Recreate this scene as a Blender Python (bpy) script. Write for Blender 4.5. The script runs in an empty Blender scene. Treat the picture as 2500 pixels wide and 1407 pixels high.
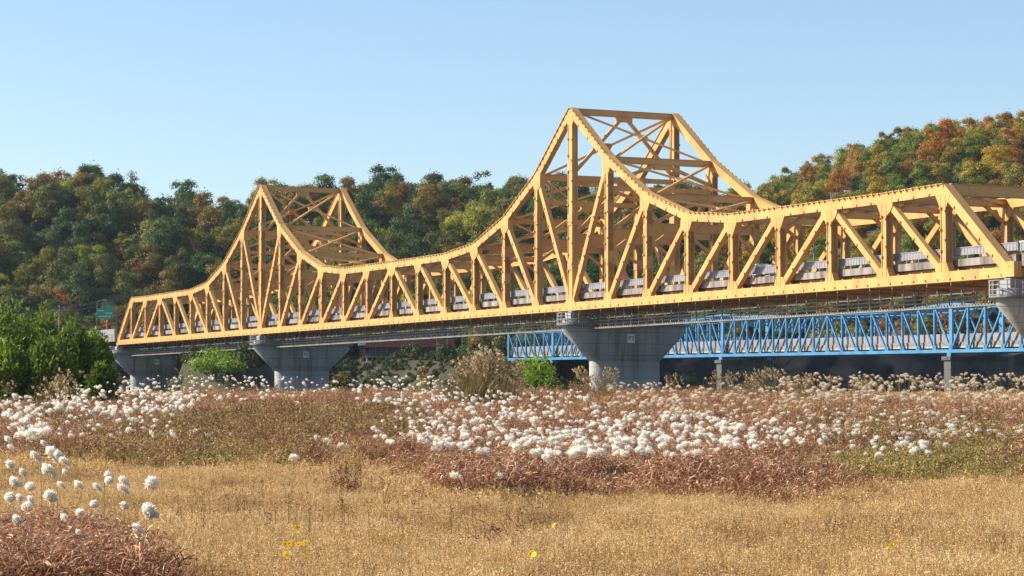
import bpy, math, random
import numpy as np
from mathutils import Vector, Matrix, Euler
random.seed(7); R = np.random.default_rng(7)
S = bpy.context.scene; COL = S.collection
rad = math.radians

# ------------------------------------------------------------------ camera
EYE = 3.2; F = 5792.0; U0 = 1250.0; HV = 974.0
cd = bpy.data.cameras.new('camera'); cam = bpy.data.objects.new('camera', cd); COL.objects.link(cam)
cd.sensor_width = 36; cd.lens = F / 2500 * 36; cd.clip_start = 0.5; cd.clip_end = 6000
cam.location = (0, 0, EYE); cam.rotation_euler = (rad(90 + 2.675), 0, 0); S.camera = cam
# ------------------------------------------------------------------ sky, sun, exposure
SUN_EL = rad(33); sx, sy = -0.98, 0.14
w = bpy.data.worlds.new('World'); S.world = w; w.use_nodes = True
nt = w.node_tree; bg = nt.nodes['Background']
sky = nt.nodes.new('ShaderNodeTexSky'); sky.sky_type = 'NISHITA'; sky.sun_disc = False
sky.sun_elevation = SUN_EL; sky.sun_rotation = math.atan2(sx, sy)
sky.air_density = 1.0; sky.dust_density = 0.6; sky.ozone_density = 3.0; sky.altitude = 50
nt.links.new(sky.outputs[0], bg.inputs[0]); bg.inputs[1].default_value = 0.098
sl = bpy.data.lights.new('sun', 'SUN'); sl.energy = 5.0; sl.angle = rad(0.5); sl.color = (1, 0.90, 0.74)
sun = bpy.data.objects.new('sun', sl); COL.objects.link(sun); sun.location = (-60, 0, 60)
n_ = math.hypot(sx, sy); sv = Vector((sx / n_ * math.cos(SUN_EL), sy / n_ * math.cos(SUN_EL), math.sin(SUN_EL)))
sun.rotation_euler = sv.to_track_quat('Z', 'Y').to_euler()
S.view_settings.view_transform = 'Standard'; S.view_settings.look = 'None'
S.view_settings.exposure = 0.86; S.view_settings.gamma = 1; S.view_settings.use_curve_mapping = False
S.render.engine = 'CYCLES'; S.cycles.max_bounces = 6; S.cycles.transparent_max_bounces = 4

# ------------------------------------------------------------------ materials
def nodes(name):
    m = bpy.data.materials.new(name); m.use_nodes = True
    return m, m.node_tree, m.node_tree.nodes['Principled BSDF']
def ramp(nt, fac, stops):
    r = nt.nodes.new('ShaderNodeValToRGB'); e = r.color_ramp.elements
    while len(e) < len(stops): e.new(0.5)
    for q, (p, c) in zip(e, stops): q.position = p; q.color = (*c, 1)
    nt.links.new(fac, r.inputs[0]); return r.outputs[0]
def noise(nt, scale, detail=4, vec=None, stretch=None):
    n = nt.nodes.new('ShaderNodeTexNoise'); n.inputs['Scale'].default_value = scale; n.inputs['Detail'].default_value = detail
    tc = nt.nodes.new('ShaderNodeTexCoord'); o = tc.outputs['Object']
    if stretch:
        mp = nt.nodes.new('ShaderNodeMapping'); mp.inputs['Scale'].default_value = stretch; nt.links.new(o, mp.inputs[0]); o = mp.outputs[0]
    nt.links.new(o, n.inputs['Vector']); return n.outputs['Fac']
def mixc(nt, fac, a, b, mode='MIX'):
    m = nt.nodes.new('ShaderNodeMix'); m.data_type = 'RGBA'; m.blend_type = mode
    for sock, v in ((m.inputs[0], fac), (m.inputs[6], a), (m.inputs[7], b)):
        if isinstance(v, (int, float)): sock.default_value = v
        elif isinstance(v, tuple): sock.default_value = (*v, 1)
        else: nt.links.new(v, sock)
    return m.outputs[2]
def paint(name, base, worn, rough=0.5, scale=0.6, amount=0.5, stretch=(1, 1, 1), metal=0, bump=0):
    m, nt, b = nodes(name)
    f = noise(nt, scale, 6, stretch=stretch)
    c = ramp(nt, f, [(0.30, worn), (0.30 + amount * 0.5, base), (0.85, tuple(min(1, v * 1.06) for v in base))])
    nt.links.new(c, b.inputs['Base Color']); b.inputs['Roughness'].default_value = rough; b.inputs['Metallic'].default_value = metal
    if bump:
        bp = nt.nodes.new('ShaderNodeBump'); bp.inputs['Strength'].default_value = bump
        nt.links.new(noise(nt, scale * 6, 5), bp.inputs['Height']); nt.links.new(bp.outputs[0], b.inputs['Normal'])
    return m
def foliage(name, stops, trans=0.35, rough=0.6, spec=0.2, objcol=False, vary=0.25, inst=True):
    """leaf and blade material: colour from the per-blade value 'rnd', shifted a little per plant"""
    m, nt, b = nodes(name)
    at = nt.nodes.new('ShaderNodeAttribute'); at.attribute_name = 'rnd'
    c = ramp(nt, at.outputs['Fac'], stops)
    oi = nt.nodes.new('ShaderNodeObjectInfo')
    if objcol: c = mixc(nt, 1.0, c, oi.outputs['Color'], 'MULTIPLY')
    mr = nt.nodes.new('ShaderNodeMapRange'); mr.inputs[3].default_value = 1 - vary; mr.inputs[4].default_value = 1 + vary
    nt.links.new(oi.outputs['Random'], mr.inputs[0])
    cb = nt.nodes.new('ShaderNodeCombineColor')
    for i in range(3): nt.links.new(mr.outputs[0], cb.inputs[i])
    c = mixc(nt, 1.0, c, cb.outputs[0], 'MULTIPLY')
    nt.links.new(c, b.inputs['Base Color']); b.inputs['Roughness'].default_value = rough; b.inputs['Specular IOR Level'].default_value = spec
    t = nt.nodes.new('ShaderNodeBsdfTranslucent'); nt.links.new(c, t.inputs[0])
    mx = nt.nodes.new('ShaderNodeMixShader'); mx.inputs[0].default_value = trans
    nt.links.new(b.outputs[0], mx.inputs[1]); nt.links.new(t.outputs[0], mx.inputs[2])
    nt.links.new(mx.outputs[0], nt.nodes['Material Output'].inputs[0]); return m
M = {}
def steel(name, base, worn, streak):
    m, nt, b = nodes(name)
    c = ramp(nt, noise(nt, 0.35, 6, stretch=(1, 1, .5)), [(.30, worn), (.55, base), (.85, tuple(v * 1.05 for v in base))])
    k = ramp(nt, noise(nt, 2.4, 7, stretch=(1, 1, .16)), [(.60, (0, 0, 0)), (.74, (.75, .75, .75))])
    c = mixc(nt, k, c, streak); nt.links.new(c, b.inputs['Base Color']); b.inputs['Roughness'].default_value = .5
    bp = nt.nodes.new('ShaderNodeBump'); bp.inputs['Strength'].default_value = .08; nt.links.new(noise(nt, 6, 3), bp.inputs['Height']); nt.links.new(bp.outputs[0], b.inputs['Normal']); return m
M['yellow'] = steel('yellow_paint', (0.60, 0.33, 0.098), (0.50, 0.255, 0.075), (0.28, 0.125, 0.05))
M['rust'] = paint('weathered_yellow_paint', (0.56, 0.30, 0.10), (0.42, 0.20, 0.07), 0.6, 0.9, 0.6)
M['bolt'] = paint('dark_stud_paint', (0.46, 0.26, 0.075), (0.32, 0.17, 0.05), 0.6)
M['blue'] = paint('blue_paint', (0.072, 0.245, 0.43), (0.045, 0.155, 0.29), 0.45, 0.5, 0.5)
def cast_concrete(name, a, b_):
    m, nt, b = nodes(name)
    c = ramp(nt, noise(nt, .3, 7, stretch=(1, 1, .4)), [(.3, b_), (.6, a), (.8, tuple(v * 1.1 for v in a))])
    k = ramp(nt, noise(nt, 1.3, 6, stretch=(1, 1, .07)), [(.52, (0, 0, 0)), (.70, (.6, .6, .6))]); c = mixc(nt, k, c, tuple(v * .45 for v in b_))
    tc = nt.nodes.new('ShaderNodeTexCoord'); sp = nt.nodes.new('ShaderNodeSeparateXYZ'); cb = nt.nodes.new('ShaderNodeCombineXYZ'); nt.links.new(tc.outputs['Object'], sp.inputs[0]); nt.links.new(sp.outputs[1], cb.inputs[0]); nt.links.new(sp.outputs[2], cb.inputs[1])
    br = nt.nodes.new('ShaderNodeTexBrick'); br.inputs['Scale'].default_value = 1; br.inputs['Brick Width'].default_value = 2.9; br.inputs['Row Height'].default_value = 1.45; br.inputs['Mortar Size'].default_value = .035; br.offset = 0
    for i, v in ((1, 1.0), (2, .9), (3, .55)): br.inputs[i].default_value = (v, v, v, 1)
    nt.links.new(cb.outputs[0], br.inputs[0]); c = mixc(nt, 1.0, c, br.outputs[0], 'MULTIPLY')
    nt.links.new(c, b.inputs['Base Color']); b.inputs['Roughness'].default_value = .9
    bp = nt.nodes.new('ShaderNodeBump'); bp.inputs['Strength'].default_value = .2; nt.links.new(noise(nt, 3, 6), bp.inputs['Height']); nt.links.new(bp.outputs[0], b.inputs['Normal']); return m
M['concrete'] = cast_concrete('grey_concrete', (0.37, 0.38, 0.375), (0.26, 0.265, 0.26))
M['shaded_concrete'] = cast_concrete('shade_toned_concrete', (0.15, 0.15, 0.14), (0.09, 0.09, 0.085))  # darker copy of the concrete, shade of the blue bridge piers painted in
M['fascia'] = paint('stained_white_concrete', (0.32, 0.29, 0.27), (0.05, 0.04, 0.035), 0.85, 1.1, 0.75, (1, 1, 0.12))
M['barrier'] = paint('pale_grey_steel', (0.27, 0.27, 0.30), (0.18, 0.18, 0.21), 0.45, 0.7, 0.5)
M['white_steel'] = paint('white_steel', (0.78, 0.78, 0.76), (0.6, 0.6, 0.6), 0.4)
M['grating'] = paint('galvanised_steel', (0.22, 0.21, 0.19), (0.12, 0.11, 0.10), 0.6)
M['asphalt'] = paint('asphalt', (0.055, 0.055, 0.055), (0.04, 0.04, 0.04), 0.9, 2)
M['rock'] = paint('shaded_rock', (0.026, 0.028, 0.032), (0.010, 0.012, 0.013), 0.95, 0.35, 0.7, bump=0.5)  # shade of the far bank put into the rock colour
M['green_sign'] = paint('green_sign_face', (0.02, 0.30, 0.17), (0.02, 0.25, 0.14), 0.4)
M['red_paint'] = paint('red_paint', (0.45, 0.05, 0.03), (0.35, 0.04, 0.03), 0.5)
M['brick_red'] = paint('terracotta_red_cladding', (0.40, 0.095, 0.045), (0.30, 0.07, 0.035), 0.6, 1.2)
M['glass'] = paint('dark_window_glass', (0.03, 0.07, 0.10), (0.02, 0.04, 0.06), 0.1, 0.3)
M['dark_steel'] = paint('dark_grey_steel', (0.10, 0.11, 0.12), (0.07, 0.07, 0.08), 0.5)
M['blue_clad'] = paint('blue_cladding', (0.035, 0.10, 0.22), (0.02, 0.06, 0.14), 0.35, 0.3)
M['lemon'] = paint('yellow_green_steel', (0.55, 0.5, 0.06), (0.4, 0.36, 0.05), 0.5)
M['car_white'] = paint('white_car_paint', (0.8, 0.8, 0.8), (0.72, 0.72, 0.72), 0.25)
M['tyre'] = paint('black_rubber', (0.02, 0.02, 0.02), (0.03, 0.03, 0.03), 0.8)
M['bark'] = paint('bark', (0.11, 0.08, 0.055), (0.06, 0.045, 0.03), 0.9, 2, bump=0.4)
M['ballast'] = paint('rubble_ballast', (0.30, 0.25, 0.20), (0.12, 0.10, 0.08), 0.9, 3.0, 0.6)
M['leaf'] = foliage('tree_leaves', [(0, (0.45, 0.5, 0.45)), (0.5, (0.9, 0.95, 0.9)), (1, (1.4, 1.25, 1.0))], 0.42, objcol=True)
M['leaf_low'] = foliage('undergrowth_leaves', [(0, (0.03, 0.05, 0.02)), (0.5, (0.06, 0.085, 0.025)), (1, (0.13, 0.10, 0.03))], 0.3)
M['willow'] = foliage('willow_leaves', [(0, (0.045, 0.085, 0.012)), (0.6, (0.125, 0.20, 0.02)), (1, (0.30, 0.33, 0.04))], 0.35)
M['lime'] = foliage('bright_green_leaves', [(0, (0.10, 0.19, 0.015)), (0.6, (0.20, 0.33, 0.03)), (1, (0.38, 0.45, 0.05))], 0.4)
M['tan'] = foliage('dry_tan_grass', [(0, (0.31, 0.175, 0.06)), (0.35, (0.53, 0.335, 0.13)), (0.75, (0.69, 0.465, 0.205)), (1, (0.78, 0.57, 0.31))], 0.35, vary=0.16)
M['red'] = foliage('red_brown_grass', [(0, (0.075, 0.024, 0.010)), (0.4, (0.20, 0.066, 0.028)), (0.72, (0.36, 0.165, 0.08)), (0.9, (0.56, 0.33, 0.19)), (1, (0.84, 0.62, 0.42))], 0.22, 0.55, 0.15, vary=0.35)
M['weed'] = foliage('brown_weeds', [(0, (0.10, 0.055, 0.02)), (0.5, (0.25, 0.15, 0.055)), (1, (0.48, 0.33, 0.15))], 0.3, vary=0.22)
M['olive'] = foliage('olive_weeds', [(0, (0.08, 0.08, 0.015)), (0.5, (0.26, 0.195, 0.055)), (1, (0.46, 0.35, 0.13))], 0.35, vary=0.2)
M['reed'] = foliage('reed_leaves', [(0, (0.07, 0.055, 0.018)), (0.5, (0.18, 0.135, 0.045)), (0.8, (0.34, 0.25, 0.12)), (1, (0.60, 0.46, 0.30))], 0.35)
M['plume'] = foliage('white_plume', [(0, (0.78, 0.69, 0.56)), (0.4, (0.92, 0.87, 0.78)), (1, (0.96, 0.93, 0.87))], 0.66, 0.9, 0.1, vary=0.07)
M['cream'] = foliage('cream_plume', [(0, (0.55, 0.42, 0.28)), (0.5, (0.78, 0.66, 0.50)), (1, (0.90, 0.82, 0.68))], 0.55, 0.9, 0.1, vary=0.12)
M['petal'] = foliage('yellow_petals', [(0, (0.75, 0.50, 0.01)), (1, (0.85, 0.62, 0.02))], 0.3, vary=0.05)
M['stem'] = foliage('plant_stems', [(0, (0.20, 0.11, 0.04)), (1, (0.45, 0.30, 0.14))], 0.2)

# ------------------------------------------------------------------ object helpers
def obj(name, mesh, parent=None, loc=None, label=None, cat=None, group=None, kind=None):
    o = bpy.data.objects.new(name, mesh); COL.objects.link(o)
    if parent: o.parent = parent
    if loc is not None: o.location = loc
    return tag(o, label, cat, group, kind)
def tag(o, label=None, cat=None, group=None, kind=None):
    for k, v in (('label', label), ('category', cat), ('group', group), ('kind', kind)):
        if v: o[k] = v
    return o
class MB:
    """collects faces for one mesh"""
    def __init__(s): s.v = []; s.f = []
    def add(s, vs, fs):
        n = len(s.v); s.v += [tuple(p) for p in vs]; s.f += [tuple(i + n for i in f) for f in fs]
    def box(s, a, b):
        (x0, y0, z0), (x1, y1, z1) = a, b
        s.add([(x0, y0, z0), (x1, y0, z0), (x1, y1, z0), (x0, y1, z0), (x0, y0, z1), (x1, y0, z1), (x1, y1, z1), (x0, y1, z1)],
              [(0, 3, 2, 1), (4, 5, 6, 7), (0, 1, 5, 4), (1, 2, 6, 5), (2, 3, 7, 6), (3, 0, 4, 7)])
    def bar(s, p, q, w, t, side=(0, 1, 0)):
        """box beam from p to q: w across (in the plane normal to side), t along side"""
        p, q = Vector(p), Vector(q); a = (q - p).normalized(); n = Vector(side)
        n = n - a * n.dot(a)
        if n.length < 1e-4: n = Vector((1, 0, 0)) - a * a.x
        n.normalize(); u = a.cross(n)
        vs = [c + u * (w / 2 * i) + n * (t / 2 * j) for c in (p, q) for i, j in ((-1, -1), (1, -1), (1, 1), (-1, 1))]
        s.add(vs, [(3, 2, 1, 0), (4, 5, 6, 7), (0, 1, 5, 4), (1, 2, 6, 5), (2, 3, 7, 6), (3, 0, 4, 7)])
    def tube(s, pts, rs, k=6, cap=True):
        n0 = len(s.v)
        for i, p in enumerate(pts):
            p = Vector(p); a = (Vector(pts[min(i + 1, len(pts) - 1)]) - Vector(pts[max(i - 1, 0)])).normalized()
            u = a.orthogonal().normalized(); v = a.cross(u); r = rs[i] if isinstance(rs, (list, tuple)) else rs
            for j in range(k):
                th = 2 * math.pi * j / k; s.v.append(tuple(p + u * (r * math.cos(th)) + v * (r * math.sin(th))))
        for i in range(len(pts) - 1):
            for j in range(k):
                a = n0 + i * k + j; b = n0 + i * k + (j + 1) % k; s.f.append((a, b, b + k, a + k))
        if cap:
            s.f.append(tuple(n0 + j for j in reversed(range(k)))); s.f.append(tuple(n0 + (len(pts) - 1) * k + j for j in range(k)))
    def prism(s, poly, y0, y1):
        """polygon in x,z extruded along y"""
        n = len(poly); vs = [(x, y0, z) for x, z in poly] + [(x, y1, z) for x, z in poly]
        s.add(vs, [tuple(range(n)), tuple(range(2 * n - 1, n - 1, -1))] + [((i + 1) % n, i, n + i, n + (i + 1) % n) for i in range(n)])
    def mesh(s, name, m, smooth=False):
        me = bpy.data.meshes.new(name); me.from_pydata(s.v, [], s.f)
        for mm in (m if isinstance(m, (list, tuple)) else [m]): me.materials.append(M[mm])
        if smooth: me.shade_smooth()
        me.update(); return me
    def obj(s, name, m, parent=None, smooth=False, **k): return obj(name, s.mesh(name, m, smooth), parent, **k)
def quads(name, V, rnd, m, n=4):
    """V: (N,n,3) separate polygons with a value per polygon"""
    V = np.asarray(V, np.float32); N = len(V); me = bpy.data.meshes.new(name)
    me.vertices.add(N * n); me.vertices.foreach_set('co', V.reshape(-1))
    me.loops.add(N * n); me.loops.foreach_set('vertex_index', np.arange(N * n, dtype=np.int32))
    me.polygons.add(N); me.polygons.foreach_set('loop_start', np.arange(N, dtype=np.int32) * n)
    me.update(calc_edges=True)
    a = me.attributes.new('rnd', 'FLOAT', 'POINT'); a.data.foreach_set('value', np.repeat(np.asarray(rnd, np.float32), n))
    me.materials.append(M[m]); return me
def ribbon(pts, wid, side):
    """strip of quads along pts (k,3); wid (k,), side unit vector"""
    pts = np.asarray(pts); side = np.asarray(side); L = pts - side * wid[:, None] / 2; Rr = pts + side * wid[:, None] / 2
    return np.stack([L[:-1], Rr[:-1], Rr[1:], L[1:]], 1)
def empty(name, loc, rot=(0, 0, 0), **k):
    o = bpy.data.objects.new(name, None); COL.objects.link(o); o.location = loc; o.rotation_euler = rot; o.empty_display_size = 0.1
    return tag(o, **k)
def copy_tree(o, parent=None):
    c = o.copy(); COL.objects.link(c)
    if parent: c.parent = parent
    for ch in o.children: copy_tree(ch, c)
    return c
def scatter(name, protos, pos, rz, sc, idx=None, tilt=None, label=None, cat=None):
    """ONE stuff object: instances of the prototype meshes on its points"""
    c = bpy.data.collections.new(name + '_kinds')
    for i, me in enumerate(protos): c.objects.link(bpy.data.objects.new('%s_kind_%02d' % (name, i), me))
    pos = np.asarray(pos, np.float32); N = len(pos)
    me = bpy.data.meshes.new(name); me.vertices.add(N); me.vertices.foreach_set('co', pos.reshape(-1))
    rot = np.zeros((N, 3), np.float32); rot[:, 2] = rz
    if tilt is not None: rot[:, :2] = tilt
    a = me.attributes.new('rot', 'FLOAT_VECTOR', 'POINT'); a.data.foreach_set('vector', rot.reshape(-1))
    a = me.attributes.new('scl', 'FLOAT_VECTOR', 'POINT'); sc = np.asarray(sc, np.float32)
    if sc.ndim == 1: sc = np.repeat(sc[:, None], 3, 1)
    a.data.foreach_set('vector', sc.reshape(-1))
    a = me.attributes.new('pick', 'INT', 'POINT'); a.data.foreach_set('value', np.asarray(idx if idx is not None else R.integers(0, len(protos), N), np.int32))
    g = bpy.data.node_groups.new(name, 'GeometryNodeTree')
    g.interface.new_socket('Geometry', in_out='INPUT', socket_type='NodeSocketGeometry'); g.interface.new_socket('Geometry', in_out='OUTPUT', socket_type='NodeSocketGeometry')
    gi = g.nodes.new('NodeGroupInput'); go = g.nodes.new('NodeGroupOutput'); ci = g.nodes.new('GeometryNodeCollectionInfo'); ip = g.nodes.new('GeometryNodeInstanceOnPoints')
    ci.inputs['Collection'].default_value = c; ci.inputs['Separate Children'].default_value = True; ci.inputs['Reset Children'].default_value = True
    def na(n, t): q = g.nodes.new('GeometryNodeInputNamedAttribute'); q.data_type = t; q.inputs['Name'].default_value = n; return q.outputs['Attribute']
    er = g.nodes.new('FunctionNodeEulerToRotation'); g.links.new(na('rot', 'FLOAT_VECTOR'), er.inputs[0])
    g.links.new(gi.outputs[0], ip.inputs['Points']); g.links.new(ci.outputs[0], ip.inputs['Instance']); ip.inputs['Pick Instance'].default_value = True
    g.links.new(na('pick', 'INT'), ip.inputs['Instance Index']); g.links.new(er.outputs[0], ip.inputs['Rotation']); g.links.new(na('scl', 'FLOAT_VECTOR'), ip.inputs['Scale'])
    g.links.new(ip.outputs[0], go.inputs[0])
    o = obj(name, me, label=label, cat=cat, kind='stuff'); md = o.modifiers.new('scatter', 'NODES'); md.node_group = g; return o

# ------------------------------------------------------------------ terrain
def sm(a, b, x): t = np.clip((np.asarray(x, float) - a) / (b - a), 0, 1); return t * t * (3 - 2 * t)
RID = np.array([(-1200, 430), (-200, 445), (0, 440), (110, 437), (220, 424), (300, 462), (380, 468), (430, 466), (490, 490), (560, 478), (640, 462), (730, 462), (860, 446), (930, 436),
    (1000, 455), (1060, 442), (1110, 446), (1180, 460), (1250, 443), (1400, 452), (1500, 478), (1610, 450), (1700, 476), (1780, 480), (1830, 462), (1900, 432), (2000, 392), (2100, 345), (2200, 318),
    (2320, 292), (2400, 296), (2440, 278), (2500, 285), (2700, 240), (3600, 200)], float)
TT = [-1, -.2, -.144, -.134, -.108, -.098, -.07, -.01, .05, .2, 1]
def yb(t): return np.interp(t, TT, [478, 478, 474, 392, 392, 474, 482, 446, 436, 432, 432])       # foot of the far bank
def zb(t): return np.interp(t, TT, [12.5, 12.5, 12.5, 8.6, 8.6, 12.5, 12.5, 11, 10, 9.5, 9.5])       # top of the far bank
def wb(t): return np.interp(t, TT, [44, 44, 40, 22, 22, 40, 40, 26, 10, 9, 9])                # width of the bank slope
def yh(t): return np.interp(t, TT, [545, 545, 545, 545, 545, 540, 540, 520, 470, 448, 448])       # foot of the hill
def yr(t): return np.interp(t, TT, [655, 655, 655, 655, 655, 660, 660, 670, 700, 730, 730])       # ridge
def zr(t): u = U0 + np.asarray(t) * F; return EYE + (HV - np.interp(u, RID[:, 0], RID[:, 1])) / F * yr(t) - 9.5
def terrain(x, y):
    x = np.asarray(x, float); y = np.asarray(y, float); t = x / np.maximum(y, 20)
    fore = 1.4 * sm(45, 140, y) + 1.5 * sm(105, 195, y) + 0.10 * np.sin(x * .35 + y * .05) * np.sin(y * .21 + 1.3) * sm(20, 60, y)
    d = sm(222, 246, y); z = fore * (1 - d) - 3.2 * d
    bank = sm(0, 1, (y - yb(t)) / wb(t)); z = z + (zb(t) + 3.2) * bank
    q = np.clip((y - yh(t)) / (yr(t) - yh(t)), 0, 1); hill = (zr(t) - zb(t)) * (0.35 * q + 0.65 * np.sin(q * math.pi / 2))
    z = z + hill + (np.sin(x * .09 + y * .03) * np.sin(y * .07 - x * .02)) * 1.6 * np.sin(q * math.pi)
    return z - 0.25 * np.clip(y - yr(t) - 15, 0, 400)
def gz(x, y): return float(terrain(x, y))
def grid(name, xs, ys, m, **k):
    X, Y = np.meshgrid(xs, ys); Z = terrain(X, Y); ny, nx = X.shape
    me = bpy.data.meshes.new(name); me.vertices.add(nx * ny); me.vertices.foreach_set('co', np.stack([X, Y, Z], -1).astype(np.float32).reshape(-1))
    i = np.arange(nx * ny).reshape(ny, nx); q = np.stack([i[:-1, :-1], i[:-1, 1:], i[1:, 1:], i[1:, :-1]], -1).reshape(-1, 4).astype(np.int32)
    me.loops.add(q.size); me.loops.foreach_set('vertex_index', q.reshape(-1)); me.polygons.add(len(q)); me.polygons.foreach_set('loop_start', np.arange(len(q), dtype=np.int32) * 4)
    me.update(calc_edges=True); me.shade_smooth(); me.materials.append(M[m]); return obj(name, me, kind='structure', **k)
def soil(name, a, b, c, scale):
    m, nt, bs = nodes(name); f = noise(nt, scale, 8); nt.links.new(ramp(nt, f, [(0.3, a), (0.5, b), (0.7, c)]), bs.inputs['Base Color']); bs.inputs['Roughness'].default_value = 1
    bp = nt.nodes.new('ShaderNodeBump'); bp.inputs['Strength'].default_value = 0.6; nt.links.new(noise(nt, scale * 8, 6), bp.inputs['Height']); nt.links.new(bp.outputs[0], bs.inputs['Normal']); return m
M['field'] = soil('field_soil', (0.16, 0.10, 0.04), (0.27, 0.18, 0.075), (0.36, 0.25, 0.11), 0.5)
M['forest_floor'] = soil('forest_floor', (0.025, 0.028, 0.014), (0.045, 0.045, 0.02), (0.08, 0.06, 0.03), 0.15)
grid('meadow_ground', np.linspace(-140, 160, 121), np.concatenate([np.linspace(-30, 240, 136), np.linspace(243, 384, 20)]), 'field')
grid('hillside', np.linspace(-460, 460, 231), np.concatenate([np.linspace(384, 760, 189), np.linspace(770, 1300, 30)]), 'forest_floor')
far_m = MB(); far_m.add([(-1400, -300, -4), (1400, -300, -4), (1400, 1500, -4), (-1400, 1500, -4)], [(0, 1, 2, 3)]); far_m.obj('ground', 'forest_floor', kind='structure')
m, nt, b = nodes('river_water'); b.inputs['Base Color'].default_value = (0.02, 0.04, 0.06, 1); b.inputs['Roughness'].default_value = 0.08; M['water'] = m
bp = nt.nodes.new('ShaderNodeBump'); bp.inputs['Strength'].default_value = 0.2; nt.links.new(noise(nt, 1.5, 4), bp.inputs['Height']); nt.links.new(bp.outputs[0], b.inputs['Normal'])
wm = MB(); wm.add([(-700, 235, -2.2), (700, 235, -2.2), (700, 500, -2.2), (-700, 500, -2.2)], [(0, 1, 2, 3)]); wm.obj('river_water', 'water', kind='structure')

# rough rock face under the right-hand hill, on the far bank
xs = np.linspace(18, 190, 120); zs = np.linspace(-3, 11.5, 14); mb = MB()
for i, x in enumerate(xs):
    t = x / 434
    for j, z in enumerate(zs): mb.v.append((x, float(yb(t)) - 1.5 + j * .32 + 0.35 * math.sin(x * .5 + j * .6) * math.sin(x * .13 - j * .8) + R.normal(0, .12), z + R.normal(0, .1)))
for i in range(len(xs) - 1):
    for j in range(len(zs) - 1): a = i * 14 + j; mb.f.append((a, a + 14, a + 15, a + 1))
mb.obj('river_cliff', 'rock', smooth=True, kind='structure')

def at(u, v, h):
    """ground point whose plant of height h reaches image height v"""
    D = np.linspace(24, 221, 1200); x = (u - U0) / F * D
    e = EYE - terrain(x, D) - h - (v - HV) / F * D
    s = np.nonzero((e[:-1] > 0) != (e[1:] > 0))[0]
    i = s[0] if len(s) else int(np.argmin(abs(e))); return x[i], D[i]

# ------------------------------------------------------------------ the yellow truss bridge
TH = rad(24.926); ROT = TH - math.pi / 2
PAN = 10.0; WID = 14.6; K0 = 21
Hh = [8.33, 8.2, 8.25, 8.27, 8.3, 9.2, 12.3, 17.6, 24.6, 17.15, 12.15, 9.2, 8.35, 8.3, 8.3]
HT = {k: Hh[min(k, 30 - k) - 1] for k in range(1, 30)}
BZ = EYE + 11.62
yb_root = empty('truss_bridge', (7.6555, 298.01, BZ), (0, 0, ROT), label='long yellow steel truss bridge with two pointed peaks crossing on concrete piers', cat='bridge')
X = lambda k: (k - K0) * PAN
def part(mb, name, m, parent=yb_root): return mb.obj(name, m, parent)
def hull(pts):
    pts = sorted(set((round(a, 4), round(b, 4)) for a, b in pts))
    def half(ps):
        h = []
        for p in ps:
            while len(h) > 1 and (h[-1][0] - h[-2][0]) * (p[1] - h[-2][1]) - (h[-1][1] - h[-2][1]) * (p[0] - h[-2][0]) <= 0: h.pop()
            h.append(p)
        return h
    return half(pts)[:-1] + half(pts[::-1])[:-1]
def gusset(node, ends, Y, t):
    poly = []
    for (ex, ez), ln, wd in ends:
        d = Vector((ex - node[0], ez - node[1])).normalized(); p = Vector((-d.y, d.x))
        for s in (-1, 1): q = Vector(node) + d * ln + p * (wd / 2 * s); poly.append((q.x, q.y))
    mb = MB(); mb.prism(hull(poly), Y - t / 2, Y + t / 2); return part(mb, 'gusset_plate', 'yellow')
studs = {0: MB(), 1: MB()}
def stud_row(p, q, Y, side, off, step=2.2, lo=.12, hi=.9):
    p, q = Vector((p[0], 0, p[1])), Vector((q[0], 0, q[1])); L = (q - p).length; n = max(1, int(L * (hi - lo) / step)); a = (q - p).normalized(); nn = Vector((-a.z, 0, a.x))
    for i in range(n):
        c = p + a * (L * (lo + (hi - lo) * (i + .5) / n)) + nn * off; c.y = Y
        studs[side].box(c - Vector((.11, .10, .11)), c + Vector((.11, .10, .11)))
DG = [(2, 1), (3, 2)] + [(k, k + 1) for k in range(3, 9)] + [(k, k - 1) for k in range(10, 16)] + [(k, k + 1) for k in range(15, 21)] + [(k, k - 1) for k in range(22, 28)] + [(27, 28), (28, 29)]
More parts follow.
